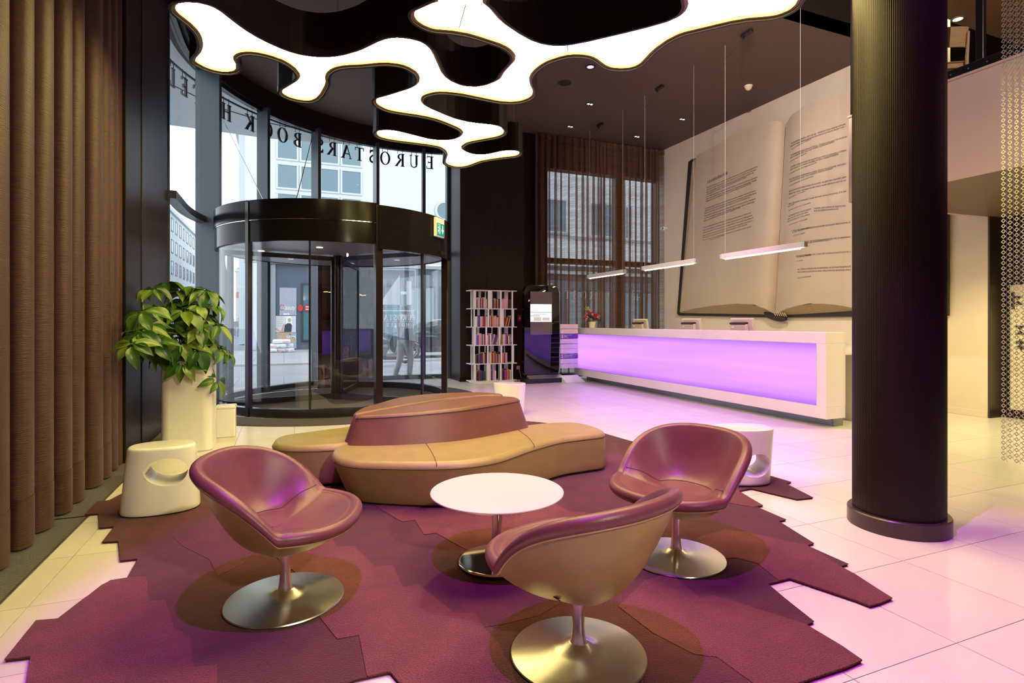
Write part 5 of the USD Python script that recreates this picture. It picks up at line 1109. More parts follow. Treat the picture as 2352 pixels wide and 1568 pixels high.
put('foot_plate', slab(np.array([[(kx0 + .02, KY - .275, .101), (kx1 + .02, KY - .275, .101)], [(kx0 + .04, KY - .06, .16), (kx1 - .0, KY - .06, .16)]]), np.array([[(kx0 + .02, KY - .275, .099), (kx1 + .02, KY - .275, .099)], [(kx0 + .04, KY - .06, .09), (kx1 - .0, KY - .06, .09)]])), 'alu', kt, world=True)

SYY = 10.95
sx0, sx1 = atY(1286.5, 800, SYY)[0], atY(1327.5, 800, SYY)[0]
dg = thing('floor_directory', 'clear acrylic floor directory with numbered plates 7 to -1 beside the desk', 'sign', ((sx0 + sx1) / 2, SYY, 0))
zz = lambda v: atY(1307, v, SYY)[2]
put('acrylic_sheet', box((sx0, SYY + .006, .10), (sx1 + .01, SYY + .014, zz(744))), 'acrylic', dg, world=True)
put('base', slab(np.array([[(sx0 + .07, SYY - .16, .002), (sx1 + .10, SYY - .16, .002)], [(sx0 - .0, SYY - .01, .15), (sx1 - .02, SYY - .01, .15)]]), np.array([[(sx0 - .04, SYY + .12, .001), (sx1 + .02, SYY + .12, .001)], [(sx0 - .04, SYY + .12, .10), (sx1 - .02, SYY + .12, .10)]])), 'white_matt', dg, world=True)
PL = [('7', 744.2, 754.3, 'plate_pink'), ('6', 755.5, 765.7, 'plate_pink'), ('5', 767, 777, 'plate_violet'), ('4', 778, 788.5, 'plate_lilac'), ('3', 790, 800.2, 'plate_lilac'), ('2', 801, 811, 'plate_lilac'), ('1', 812.3, 822.6, 'plate_violet'), ('0', 824, 834, 'plate_lilac'), ('-1', 835, 845, 'plate_lilac')]
SUB = {'7': ['Rooms 701-740', 'Libros', 'Zimmer 7'], '6': ['Rooms 601-640', 'Libros', 'Zimmer 6'], '5': ['Rooms 501-540', 'Libros', 'Zimmer 5'], '4': ['Rooms 401-440', 'Libros', 'Zimmer 4'], '3': ['Rooms 301-340', 'Libros', 'Zimmer 3'], '2': ['Rooms 201-240', 'Libros', 'Zimmer 2'], '1': ['Rooms 101-140 Meet Rooms 10', 'Zimmer Konferenz', 'Habitaciones 101-140'], '0': ['Restaurant Frühstück', 'Lobby Bar Reception', 'Desayuno'], '-1': ['Meet Fitness Garden Garage', 'Meet Room Lobby', 'Sala']}
for s_, v0, v1, mt in PL:
    za, zb_ = zz(v1), zz(v0); pl_ = put('plate', rbox((sx0, SYY - .004, za), (sx1, SYY + .004, zb_), .001), mt, dg, world=True)
    hh = zb_ - za; w_ = sx1 - sx0
    fr = sbox(.012, .012, .085, hh - .012).difference(sbox(.017, .017, .080, hh - .017))
    lt = [prism(fr, 0, .001)]; n_ = text(s_, hh * .52, .001, True); lt.append(move(n_, (.028 if len(s_) == 1 else .019, hh * .24, 0)))
    for i, q in enumerate(SUB[s_]):
        e = text(q, hh * .17, .001); wmax = w_ - .115; e.vertices[:, 0] *= min(1, wmax / max(tsize(e), 1e-6)) if s_ in ('1', '0', '-1') else 1; lt.append(move(e, (.10, hh * (.68 - .23 * i), 0)))
    m_ = join(lt); m_.apply_transform(frame((sx0, SYY - .0055, za), (1, 0, 0), (0, 0, 1)))
    put('numbering', m_, 'print_white', pl_, world=True)
al = atY(1192, 731, 11.86)
fa = thing('fire_alarm', 'small red fire alarm box on the dark wall beside the bookcase', 'fire alarm', tuple(al))
put('box', rbox((-.035, -.05, -.07), (.035, 0, .07), .004), 'alarm_red', fa); put('button', box((-.015, -.054, -.02), (.015, -.05, .02)), 'print_white', fa)
ol = atY(1190, 844, 11.86)
so_ = thing('wall_socket', 'beige wall socket on the dark wall left of the totem', 'socket', tuple(ol))
put('plate', rbox((-.042, -.012, -.042), (.042, 0, .042), .003), 'plate_pink', so_); put('plug', lathe([(0, .035), (.016, .033), (.02, 0), (0, 0)], 16).apply_transform(frame((0, -.012, 0), (1, 0, 0), (0, 0, 1))), 'monitor_shell', so_)
cb = put('power_cable', tube(spline(np.array([ol + (0, -.04, 0), ol + (.02, -.06, -.10), ol + (.06, -.05, -.22), (ol[0] + .10, 11.75, .02), (ol[0] + .2, 11.55, .008), (kx0 + .1, 11.36, .01)]), 6, False), .006, 6), 'cable', label='thin grey cable hanging from the socket down to the totem', cat='cable')

# ------------------------------------------------------------------ ceiling and wall fittings
for i, (u, v, lab) in enumerate(((1355, 238, 'square ceiling downlight right of the violet spot'), (1567, 273, 'square ceiling downlight over the desk near the book relief'), (1310, 290, 'tiny ceiling downlight in front of the left sheer curtain'), (1463, 313, 'tiny ceiling downlight in front of the right sheer curtain'))):
    p = atZ(u, v, ZC); t = thing('ceiling_downlight', lab, 'ceiling light', tuple(p), 0, 'small recessed downlights in the brown ceiling')
    put('frame', rbox((-.075, -.075, -.012), (.075, .075, 0), .003), 'ceiling_brown', t)
    for s in (-1, 1): put('lamp', lathe([(0, -.016), (.022, -.016), (.028, -.011), (0, -.011)], 16, (s * .035, 0, 0)), 'lamp_warm', t)
p = atZ(1719, 197, ZC); t = thing('smoke_detector', 'white domed smoke detector on the ceiling before the book relief', 'smoke detector', tuple(p))
put('base', lathe([(0, -.02), (.07, -.02), (.075, 0), (0, 0)], 24), 'print_white', t, smooth=40); put('dome', lathe([(0, -.085), (.03, -.08), (.05, -.06), (.065, -.03), (.06, -.02), (0, -.02)], 24), 'vase_cream', t, smooth=40)
p = atZ(1297, 190, ZC); t = thing('ceiling_vent', 'dark round ceiling grille above the violet spot', 'vent', tuple(p)); put('ring', lathe([(.09, -.004), (.12, -.01), (.13, 0), (.09, 0)], 32), 'shade_dark', t, smooth=40); put('cone', lathe([(0, -.012), (.05, -.008), (.085, -.001), (0, -.001)], 32), 'shade_dark', t, smooth=40)
def spot_fixture(label, u, v, z, mt='lamp_magenta', r=.05):
    p = atZ(u, v, z); t = thing('ceiling_spotlight', label, 'spotlight', tuple(p))
    put('housing', lathe([(r, -.01), (r + .03, -.012), (r + .035, 0), (r, 0)], 28), 'shade_dark', t, smooth=40); put('lens', lathe([(0, -.008), (r, -.006), (r, 0), (0, 0)], 24), mt, t); return p
sp1 = spot_fixture('bright violet spotlight in the brown ceiling beside the cloud lamp', 1356, 153, ZC, r=.06)
for k_, l_ in (('magenta_near', 'magenta spotlight in the dark ceiling over the lounge chairs'), ('unseen_magenta_right', 'unseen magenta spotlight out of view, lighting the floor by the column'), ('warm_gallery', 'unseen warm spotlight out of view, lighting the mezzanine parapet'), ('unseen_violet_mid', 'unseen violet spotlight out of view, lighting the floor before the desk'), ('warm_left', 'unseen warm spotlight behind the viewer, lighting the stool and planter'), ('warm_right', 'unseen warm spotlight out of view, lighting the book wall')):
    lo_ = SPOTS[k_][0]; zc_top = ZC if lo_[1] > 5.87 else ZC2; t = thing('ceiling_spotlight', l_, 'spotlight', (lo_[0], lo_[1], zc_top))  # fittings for the lamps out of view, hung where each light stands
    put('canopy', lathe([(0, -.02), (.06, -.02), (.06, 0), (0, 0)], 24), 'shade_dark', t); put('stem', cyl((0, 0, -.02), (0, 0, lo_[2] - zc_top + .16), .012, 8), 'shade_dark', t)
    put('housing', lathe([(.075, .02), (.08, .02), (.08, .16), (0, .17), (0, .16), (.075, .15)], 28, (0, 0, lo_[2] - zc_top)), 'shade_dark', t, smooth=40); put('lens', lathe([(0, .10), (.074, .10), (.074, .104), (0, .104)], 24, (0, 0, lo_[2] - zc_top)), 'lamp_warm' if 'warm' in k_ else 'lamp_magenta', t)
sp2 = spot_fixture('dazzling white spotlight in the dark ceiling above the cloud lamp', 812, 5, ZC2, 'lamp_warm', .05)
cp = atX(1528, 524, 8.95); t = thing('security_camera', 'small white security camera on the wall corner beside the curtain', 'camera', tuple(cp))
put('bracket', rbox((-.0, -.02, -.02), (.05, .02, .02), .004), 'print_white', t); put('body', lathe([(0, 0), (.045, 0), (.05, .01), (.05, .09), (.04, .10), (0, .10)], 24).apply_transform(frame((.0, .03, 0), (0, 0, 1), (1, 0, 0)) @ np.eye(4)), 'print_white', t, smooth=40)
put('lens', lathe([(0, 0), (.026, 0), (.026, .012), (0, .012)], 20).apply_transform(frame((-.062, .03, 0), (0, 1, 0), (0, 0, 1))), 'black_gloss', t)
bp0, bp1 = atX(1947.5, 268, 8.90), atX(1947.5, 466, 8.90)
t = thing('wall_light_box', 'narrow upright white light box on the book wall beside the column', 'wall lamp', (8.92, bp0[1] - .3, bp1[2]))
put('box', rbox((8.86, bp0[1] - .55, bp1[2]), (8.93, bp0[1], bp0[2]), .006), 'desk_white', t, world=True); put('cap', rbox((8.85, bp0[1] - .56, bp0[2]), (8.935, bp0[1] + .012, bp0[2] + .02), .004), 'desk_white', t, world=True); put('bottom_trim', box((8.865, bp0[1] - .54, bp1[2] - .012), (8.925, bp0[1] - .01, bp1[2])), 'print_white', t, world=True); put('bracket', box((8.93, bp0[1] - .4, bp1[2] + .2), (8.999, bp0[1] - .3, bp1[2] + .3)), 'alu', t, world=True)

# ------------------------------------------------------------------ hanging screen of diamond links
hs = thing('chain_screen', 'hanging curtain of small metal diamond links at the right edge', 'hanging screen', (5.36, 2.1, .19))
lk = []
yy0 = atX(2298, 700, 5.36)[1]; pitch_y, pitch_z = .0435, .0425
a = np.array([[0, .019], [.017, 0], [0, -.019], [-.017, 0]]); bq = a * .55
def link(y, z):
    v = [(5.36 + x_, y + q[0], z + q[1]) for q in (*a, *bq) for x_ in (-.002, .002)]
    f_ = []
    for i in range(4):
        j = (i + 1) % 4; o, o2, n0, n2 = 2 * i, 2 * j, 8 + 2 * i, 8 + 2 * j
        f_ += [(o, n0, n2), (o, n2, o2), (o + 1, n2 + 1, n0 + 1), (o + 1, o2 + 1, n2 + 1), (o, o2, o2 + 1), (o, o2 + 1, o + 1), (n0, n2 + 1, n2), (n0, n0 + 1, n2 + 1)]
    return v, f_
VV, FF = [], []
def strip(y0, z0, y1, z1_):
    m = tube([(5.36, y0, z0), (5.36, y1, z1_)], .0016, 3, cap=False); FF.extend((m.faces + len(VV)).tolist()); VV.extend(m.vertices.tolist())
for c_ in range(14):
    for r_ in range(146):
        y, z = yy0 - .02 - c_ * pitch_y, .225 + r_ * pitch_z + (pitch_z / 2 if c_ % 2 else 0)
        if z > ZC2 - .02: continue
        v_, f_ = link(y, z); FF.extend([[i + len(VV) for i in q] for q in f_]); VV.extend(v_)
        for s in (-1, 1):
            if c_ < 13: strip(y - .017, z, y - pitch_y + .017, z + s * pitch_z / 2)
put('links', tm(VV, FF), 'link_metal', hs, world=True, kind='stuff')
put('top_rail', box((5.345, yy0 - 14 * pitch_y, ZC2 - .02), (5.375, yy0, ZC2)), 'shade_dark', hs, world=True)

# ------------------------------------------------------------------ lit niche and mezzanine furniture
nz0, nz1 = .12, atX(2320, 655, 9.30)[2]
ya, yb = 4.50, 2.6
np_ = thing('lit_panel', 'cream lit wall panel with black card symbols behind the link screen', 'wall panel', (9.28, 3.6, nz0))
put('panel', rbox((9.275, yb, nz0), (9.30, ya, nz1), .004), 'niche_white', np_, world=True)
sy = []
for u, v, k in ((2338, 690, 0), (2343, 758, 1), (2343, 786, 2), (2345, 797, 2)):
    c_ = atX(u, v, 9.272); s_ = .06 if k < 2 else .045
    q = unary_union([Polygon([(-s_, -s_), (s_, -s_), (0, 0)]), Polygon([(-s_, s_), (s_, s_), (0, 0)])]) if k != 2 else unary_union([Point(-s_ / 2, 0).buffer(s_ / 2), Point(s_ / 2, 0).buffer(s_ / 2), Polygon([(-.01, -s_), (.01, -s_), (.01, s_), (-.01, s_)])])
    if k == 0: q = q.union(sbox(-s_ * 1.3, -s_ * 2, -s_ * .6, s_ * 2))
    m_ = prism(q, 0, .002); m_.apply_transform(frame(c_, (0, -1, 0), (0, 0, 1))); put('symbol', m_, 'ink', np_, world=True)
def wood_chair(label, loc, rz):
    t = thing('wooden_chair', label, 'chair', loc, rz)
    a = np.linspace(-1.15, 1.15, 15); outer = np.array([[(.235 * math.sin(x), -.20 - .06 * math.cos(x), z) for x in a] for z in np.linspace(.60, .82, 6)]); inner = outer + np.array([0, .016, 0])
    for k in range(6): outer[k, :, 1] -= .03 * k / 5; inner[k, :, 1] -= .03 * k / 5
    put('backrest', slab(outer, inner), 'wood_light', t, smooth=40)
    put('seat', rbox((-.22, -.21, .43), (.22, .21, .455), .012), 'wood_seat', t)
    for sx in (-1, 1):
        put('leg', tube([(sx * .20, -.25, .0), (sx * .205, -.235, .45), (sx * .20, -.275, .76)], [.016, .020, .014], 8), 'wood_light', t, smooth=True); put('leg', tube([(sx * .20, .20, 0), (sx * .19, .17, .44)], [.014, .018], 8), 'wood_light', t, smooth=True)
    put('apron', join([box((-.2, -.2, .38), (.2, -.185, .43)), box((-.2, .16, .38), (.2, .175, .43)), box((-.2, -.2, .38), (-.185, .17, .43)), box((.185, -.2, .38), (.2, .17, .43))]), 'wood_light', t)
wood_chair('curved pale wooden chair behind the mezzanine glass', (7.30, 4.29, 3.925), -.55)
bo = thing('booth_bench', 'pale upholstered booth bench on the mezzanine behind the glass', 'bench', (8.6, 3.4, 3.925))
put('seat', rbox((8.3, 1.5, 3.925), (8.9, 3.9, 4.38), .03), 'booth', bo, world=True); put('backrest', rbox((8.9, 1.5, 3.925), (9.05, 3.9, 4.95), .03), 'booth', bo, world=True)
t = thing('wall_screen', 'black flat screen on the mezzanine wall behind the wooden chair', 'screen', (9.5, 5.88, 4.9)); put('panel', rbox((9.2, 5.84, 4.5), (10.6, 5.895, 5.5), .01), 'black_metal', t, world=True)
p = np.array([8.9, 4.95, ZC2]); 
p = atZ(2200, 43, ZC2 - .031); t = thing('mezzanine_downlight', 'round downlight in the mezzanine ceiling above the wooden chair', 'ceiling light', tuple(p)); put('ring', lathe([(.07, -.012), (.09, -.012), (.095, 0), (.07, 0)], 28), 'print_white', t, smooth=40); put('lens', lathe([(0, -.008), (.07, -.008), (.07, 0), (0, 0)], 24), 'lamp_warm', t)
put('trim_3', box((6.9, -3.9, ZC2 - .03), (12.2, 5.89, ZC2 - .01)), 'white_wall', kind='structure')
for x, y, l_ in ((8.2, 3.2, 'unseen round downlight under the mezzanine soffit before the lit card panel'), (8.3, 1.2, 'unseen round downlight under the mezzanine soffit at the far right'), (7.3, 4.2, 'unseen round downlight under the mezzanine soffit close behind the column')):
    t = thing('unseen_soffit_downlight', l_, 'ceiling light', (x, y, 2.79 if x > 7.5 else 2.84), 0, 'unseen downlights under the mezzanine'); put('ring', lathe([(.05, -.008), (.065, -.008), (.07, 0), (.05, 0)], 24), 'print_white', t, smooth=40); put('lens', lathe([(0, -.006), (.05, -.006), (.05, 0), (0, 0)], 24), 'lamp_warm', t)  # fittings of the unseen lamps that warm the floor under the mezzanine

# lights of the fittings, most of them out of view
for k_, q_ in SPOTS.items(): spot('/World/' + k_, *q_)

# ------------------------------------------------------------------ outside: street, canopy, lettering
GZ = -0.05
outside = sbox(-120, -60, 120, 260).difference(INSIDE.buffer(.14).union(sbox(-2.3, -5, 13, 13.05).difference(sbox(-3, 6.2, 2.6, 14))))
put('street_ground', prism(sbox(-120, 5, 120, 260).difference(INSIDE.buffer(.05)).difference(sbox(-2.2, -5, 13, 8.2)).difference(sbox(3.5, 5, 13, 13)), GZ - .15, GZ - .06), 'asphalt', kind='structure')
nearp = thing('near_pavement', kind='structure')
strip_ = sbox(-9, 5, 26, 15.2).difference(INSIDE.buffer(.06)).difference(sbox(-2.2, -5, 3, 8.2)).difference(sbox(3.4, 5, 40, 13.02))
put('bed', prism(strip_, GZ - .06, GZ - .012), 'kerb', nearp)
for i in range(-4, 13):
    for j in range(0, 8):
        q = sbox(i * 1.0 + .004, 7.2 + j * 1.0 + .004, i * 1.0 + .996, 8.2 + j * 1.0 - .004).intersection(strip_)
        if not q.is_empty and q.geom_type == 'Polygon' and q.area > .02 and pix((i + .5, 7.7 + j, 0)) and 350 < pix((i + .5, 7.7 + j, 0))[0] < 1550: put('paving_slab', prism(q, GZ - .02, GZ), 'paving', nearp)
farp = thing('far_pavement', kind='structure')
put('bed', box((-6, 20.2, GZ - .06), (40, 30, GZ - .012)), 'kerb', farp)
put('kerbstone', box((-6, 20.0, GZ - .06), (40, 20.2, GZ + .002)), 'kerb', farp)
for i in range(-3, 14):
    for j in range(0, 10): put('paving_slab', box((i * 1.0 + .006, 20.2 + j * .98 + .006, GZ - .02), (i * 1.0 + .994, 20.2 + (j + 1) * .98 - .006, GZ)), 'paving', farp)

cn = thing('entrance_canopy', 'pale metal entrance canopy over the pavement outside the curved glass', 'canopy', (-1.0, 12.0, 5.6))
co_ = [tuple(atZ(u, v, 5.62)[:2]) for u, v in ((380, 286), (500, 302), (617, 318), (724, 326), (860, 336), (1010, 344))]
cpoly = Polygon([tuple(arcp(a, AR + .16)) for a in np.linspace(A0, A1, 40)] + co_[::-1]).buffer(0)
put('soffit', prism(cpoly, 5.62, 5.66), 'canopy_soffit', cn, world=True)
put('roof', prism(cpoly, 5.665, 5.95), 'facade_grey', cn, world=True)
seam = [tuple(.5 * (np.array(c) + arc_u(u, AR + .16))) for c, u in zip(co_, (380, 500, 617, 724, 860, 1010))]
put('soffit_joint', join([tube([(*p, 5.618) for p in seam], .012, 4)] + [tube([(*c, 5.618), (*arc_u(u, AR + .2), 5.618)], .010, 4) for c, u in zip(co_[1:5], (500, 617, 724, 860))]), 'mullion_grey', cn, world=True)
ls = thing('lettering_rail', 'dark curved rail of hanging hotel name letters above the entrance outside', 'lettering', (.5, 13.0, 5.2))
RL = 4.42
put('rail', prism(ring(RL - .012, RL + .012, A0 - .1, A1 + .12, 60, None), 5.44, 5.47), 'letter_black', ls, world=True)
LET = [('E', 987), ('U', 951), ('R', 919), ('O', 885), ('S', 856), ('T', 826), ('A', 796), ('R', 763), ('S', 736), ('B', 684), ('O', 650), ('O', 615), ('K', 575), ('H', 521), ('O', 489), ('T', 455), ('E', 425), ('L', 397)]
for ch, u in LET:
    g_, w_ = SERIF[ch]; hL = .30; m_ = prism(affinity.translate(affinity.scale(g_, hL, hL, origin=(0, 0)), -w_ * hL / 2, 0), 0, .03)
    p_ = arc_u(u, RL); q_ = p_ - AC; q_ = q_ / np.linalg.norm(q_)
    rods = join([cyl((sx * w_ * hL * .25, hL, .015), (sx * w_ * hL * .25, hL + .12, .015), .006, 6) for sx in (-1, 1)])
    m_ = join([m_, rods]); m_.apply_transform(frame((*p_, 5.04 if False else 5.08), (-q_[1], q_[0], 0), (0, 0, 1)))
    put('letter', m_, 'letter_black', ls, world=True)
for u0, v0, u1, lab in ((499, 250, 567, 'thin steel stay leaning right above the revolving door'), (717, 315, 648, 'thin dark stay leaning left above the revolving door')):
    a_ = arc_u(u0, AR - .14); za = H + (V0 - v0) * float(a_ @ FW) / FP; b_ = dpt(dang(u1), DR - .35)
    put('stay_cable', cyl((*a_, za), (*b_, 3.0), .006, 6), 'cable_dark' if u0 > 600 else 'alu', label=lab, cat='cable')

# ------------------------------------------------------------------ buildings
YB = 30.0
bw = thing('corner_building', 'white rendered building across the street with blue shopfront', 'building', (10, YB, 0))
xL = atY(563, 500, YB)[0]
put('wall', box((xL, YB, 4.3), (45, YB + 8, 19)), 'facade_white', bw, world=True)
put('shopfront', box((xL, YB + .05, GZ), (45, YB + 8, 4.3)), 'shop_blue', bw, world=True)
put('cornice', box((xL - .05, YB - .25, 4.22), (45, YB + .1, 4.42)), 'facade_grey', bw, world=True)
def window(par, x0, x1, z0, z1, y, gm='window_blue', nx=1, fm='window_white', d=.06, nz=1):
    fr = join([box((x0, y - d, z0), (x1, y + .02, z0 + .09)), box((x0, y - d, z1 - .09), (x1, y + .02, z1)), box((x0 + .001, y - d * .93, z0 + .08), (x0 + .09, y + .015, z1 - .08)), box((x1 - .09, y - d * .93, z0 + .08), (x1 - .001, y + .015, z1 - .08))] + [box((x0 + (x1 - x0) * k / nx - .05, y - d * .9, z0 + .08), (x0 + (x1 - x0) * k / nx + .05, y + .015, z1 - .08)) for k in range(1, nx)] + [box((x0, y - d, z0 + (z1 - z0) * k / nz - .05), (x1, y + .02, z0 + (z1 - z0) * k / nz + .05)) for k in range(1, nz)])
    w = put('window', fr, fm, par, world=True)
    put('pane', box((x0 + .05, y - d * .5, z0 + .05), (x1 - .05, y + .005, z1 - .05)), gm, w, world=True)
X_ = lambda u: atY(u, 400, YB)[0]
zV = lambda u, v: atY(u, v, YB)[2]
for (z0, z1) in ((4.75, 6.2), (6.35, 7.8), (7.95, 9.25), (9.4, 10.75), (11.9, 14.2)):
    for ua, ub in ((634, 686), (688, 732), (734, 780), (782, 832)):
        window(bw, X_(ua), X_(ub), z0, z1, YB, 'window_teal' if (ua + int(z0)) % 3 else 'window_blue', 1)
put('porthole_ring', lathe([(.44, 0), (.56, 0), (.56, .1), (.44, .1)], 32).apply_transform(frame(atY(1022, 484, YB - .11), (1, 0, 0), (0, 0, -1)) @ np.eye(4)), 'window_white', bw, smooth=40, world=True)
put('porthole_pane', lathe([(0, 0), (.45, 0), (.45, .06), (0, .06)], 32).apply_transform(frame(atY(1022, 484, YB - .08), (1, 0, 0), (0, 0, -1))), 'window_teal', bw, world=True)
for ua, ub, v0, v1 in ((1251, 1302, 454, 533), (1354, 1412, 464, 543), (1434, 1452, 472, 550), (1496, 1540, 478, 556), (1120, 1170, 440, 515)):
    window(bw, X_(ua), X_(ub), zV(ua, v1), zV(ua, v0), YB, 'window_blue', 2)
    put('sill', box((X_(ua) - .15, YB - .12, zV(ua, v1) - .12), (X_(ub) + .15, YB, zV(ua, v1))), 'facade_grey', bw, world=True)
put('facade_band', box((X_(1180), YB - .04, zV(1300, 548)), (45, YB, zV(1300, 541))), 'facade_grey', bw, world=True)
# shop windows of the ground floor
for k, (ua, ub) in enumerate(((692, 716), (722, 770), (778, 806), (812, 850), (880, 930), (940, 1000), (1010, 1045), (1230, 1290), (1300, 1345), (1352, 1405), (1432, 1470), (1474, 1512))):
    window(bw, X_(ua), X_(ub), .35, 3.3, YB + .03, 'window_teal' if k % 2 else 'window_blue', 1, 'shop_dark', .05)
put('shop_band', box((X_(1225), YB - .03, 3.9), (X_(1540), YB + .06, 4.75)), 'shop_dark', bw, world=True)
fs = serif_text('FRISEUR', .36, 0, .16); fs.apply_transform(frame(atY(1447, 601, YB - .035), (1, 0, 0), (0, 0, 1)))
put('shop_lettering', fs, 'print_white', bw, world=True)
# tinted column and stair corner at the left end
put('corner_pillar', rbox((xL, YB - .3, GZ), (xL + 1.1, YB + .05, 4.2), .02), 'facade_white', bw, world=True)
put('glass_front', box((X_(592), YB - .02, .4), (X_(618), YB + .05, 4.0)), 'window_blue', bw, world=True)
put('shop_pillar', rbox((X_(621), YB - .10, GZ), (X_(633), YB + .06, 4.2), .02), 'facade_grey', bw, world=True)
put('steps', join([box((X_(590), YB - .3 * k - .3, GZ), (X_(620), YB - .3 * k + .05, GZ + .45 - .15 * k)) for k in range(3)]), 'kerb', bw, world=True)

YP = YB - .012
def pbox(u0, v0, u1, v1, y, d=.012):
    a, b = atY(u0, v0, y), atY(u1, v1, y); return box((a[0], y - d, b[2]), (b[0], y, a[2]))
def ptext(s, u, v, h, y, ser=False, bold=True, wmax=None, italic=0.0):
    m = serif_text(s, h) if ser else text(s, h, 0, bold, italic)
    if wmax: m.vertices[:, 0] *= wmax / tsize(m)
    m.apply_transform(frame(atY(u, v, y), (1, 0, 0), (0, 0, 1))); return m
YQ = YB + .03
ps = thing('salon_poster', 'hair salon poster with a blonde woman and orange lettering on the shop wall', 'poster', tuple(atY(656, 760, YQ)))
put('upper_panel', pbox(642, 660, 681, 724, YQ), 'poster_grey', ps, world=True); put('picture_panel', pbox(633, 725, 680, 763, YQ), 'poster_light', ps, world=True); put('lower_panel', pbox(633, 764, 681, 800, YQ), 'poster_grey', ps, world=True)
def pl2(pts, y): # polygon given in photograph pixels on the poster plane
    q = Polygon([(atY(u, v, y)[0], atY(u, v, y)[2]) for u, v in pts]).buffer(0); m = prism(q, 0, .004); m.apply_transform(np.array([[1, 0, 0, 0], [0, 0, -1, y], [0, 1, 0, 0], [0, 0, 0, 1]], float)); return m
Y1 = YQ - .0125; Y2 = YQ - .017; Y3 = YQ - .0215
put('figure_hair', pl2(spline([(657, 738), (658, 729), (664, 726), (669, 729), (670, 740), (672, 748), (666, 752), (658, 750)], 4), Y1), 'print_white', ps, world=True)
put('figure_dress', pl2([(652, 762), (654, 747), (660, 742), (667, 742), (671, 747), (669, 762)], Y2), 'shop_dark', ps, world=True)
put('figure_face', pl2(spline([(661, 733), (664, 730), (668, 732), (668, 737), (665, 740), (662, 738)], 4), Y2), 'skin', ps, world=True)
put('figure_arm', pl2([(646, 758), (651, 745), (655, 743), (651, 752), (650, 762)], Y2), 'skin', ps, world=True)
put('swoosh', join([pl2([(633, 753), (645, 760), (660, 763), (645, 763), (633, 756)], Y2)]), 'sign_orange', ps, world=True)
put('side_lines', join([ptext(s_, 637, v_, .06, Y1, wmax=.26) for s_, v_ in (('Friseur', 729), ('Hair', 734), ('Beauty', 739), ('Nails', 744), ('Spa', 749))]), 'grass_yellow', ps, world=True)
put('arrow', join([pbox(652, 766.5, 667, 768, Y1, .004), pl2([(665, 764.5), (673, 767.3), (665, 770)], Y1), pl2([(640, 764.5), (645, 767), (640, 770), (642, 767)], Y1), pl2([(645, 764.5), (650, 767), (645, 770), (647, 767)], Y1)]), 'sign_orange', ps, world=True)
put('title', join([ptext('VIP', 637, 783, .34, Y1, wmax=.42), ptext('HAIR', 659, 786, .24, Y1, wmax=.36)]), 'sign_orange', ps, world=True)
put('title', ptext('SALON', 658, 777, .13, Y1, wmax=.42), 'print_white', ps, world=True)
put('script', join([ptext('Beauty', 650, 711, .20, Y1, wmax=.56, italic=.35, bold=False)]), 'print_white', ps, world=True)
put('script_ring', pl2(list(Point(0, 0).buffer(1).exterior.coords) and [(648 + 6.5 * math.cos(a), 706 + 6.5 * math.sin(a)) for a in np.linspace(0, 2 * PI, 30)] + [(648 + 5.4 * math.cos(a), 706 + 5.4 * math.sin(a)) for a in np.linspace(2 * PI, 0, 30)], Y1), 'sign_red', ps, world=True)
put('white_arrow', join([pbox(651, 719.5, 661, 722.5, Y1, .004), pl2([(660, 718), (666, 721), (660, 724)], Y1)]), 'print_white', ps, world=True)
rs = thing('red_shop_sign', 'red shop window stickers with white lines right of the salon poster', 'sign', tuple(atY(702, 707, YB - .05)))
yr = YB - .06
put('disc', pl2([(690 + 6 * math.cos(a), 707 + 7.5 * math.sin(a)) for a in np.linspace(0, 2 * PI, 30)[:-1]], yr), 'sign_red', rs, world=True); put('plate', pbox(700, 700, 712, 715, yr), 'sign_red', rs, world=True)
put('lines', join([pbox(702, 703.5, 710, 705.5, yr - .013, .003), pbox(702, 709, 710, 711, yr - .013, .003)]), 'print_white', rs, world=True)

# bundles of wrapped newspapers on the far pavement
rng = random.Random(9)
def bundle(label, u, v, z, L, W, Hh, rz):
    p = atY(u, 800, 27.6); t = thing('newspaper_bundle', label, 'bundle', (p[0], 27.6 + rng.uniform(-.15, .15) + (.0), z), rz, 'plastic wrapped newspaper bundles piled outside the shop')
    m = trimesh.creation.box((L, W, Hh)).subdivide().subdivide().subdivide()
    V = m.vertices; k = np.maximum(np.abs(V[:, 0]) / (L / 2), np.abs(V[:, 1]) / (W / 2)); V[:, 2] *= 1 - .25 * k ** 4
    V += (meshkit.fbm(V * 9 + rng.uniform(0, 50), 3)[:, None] - .5) * np.array([.05, .05, .05]); V[:, 2] -= V[:, 2].min(); m.vertices = V
    put('wrap', m, 'plastic_wrap', t, smooth=60)
    put('paper_edge', move(box((-L * .42, -W / 2 - .012, Hh * .35), (L * .42, -W / 2 + .02, Hh * .55)), (0, 0, 0)), 'petal_pink' if rng.random() < .4 else 'poster_light', t)
for lab, u, lv, dx in (('bottom left newspaper bundle of the pile under the salon poster', 626, 0, 0), ('bottom middle newspaper bundle of the pile under the salon poster', 645, 0, 0), ('bottom right newspaper bundle of the pile under the salon poster', 665, 0, 0), ('second layer newspaper bundle at the left side of the pile', 630, 1, 0), ('second layer newspaper bundle at the centre of the pile', 647, 1, 0), ('second layer newspaper bundle at the right side of the pile', 663, 1, 0), ('topmost newspaper bundle at the left of the pile', 638, 2, 0), ('topmost newspaper bundle at the right of the pile', 656, 2, 0)):
    bundle(lab, u, 800, GZ + .20 * lv, .395, .34, .19, rng.uniform(-.2, .2))

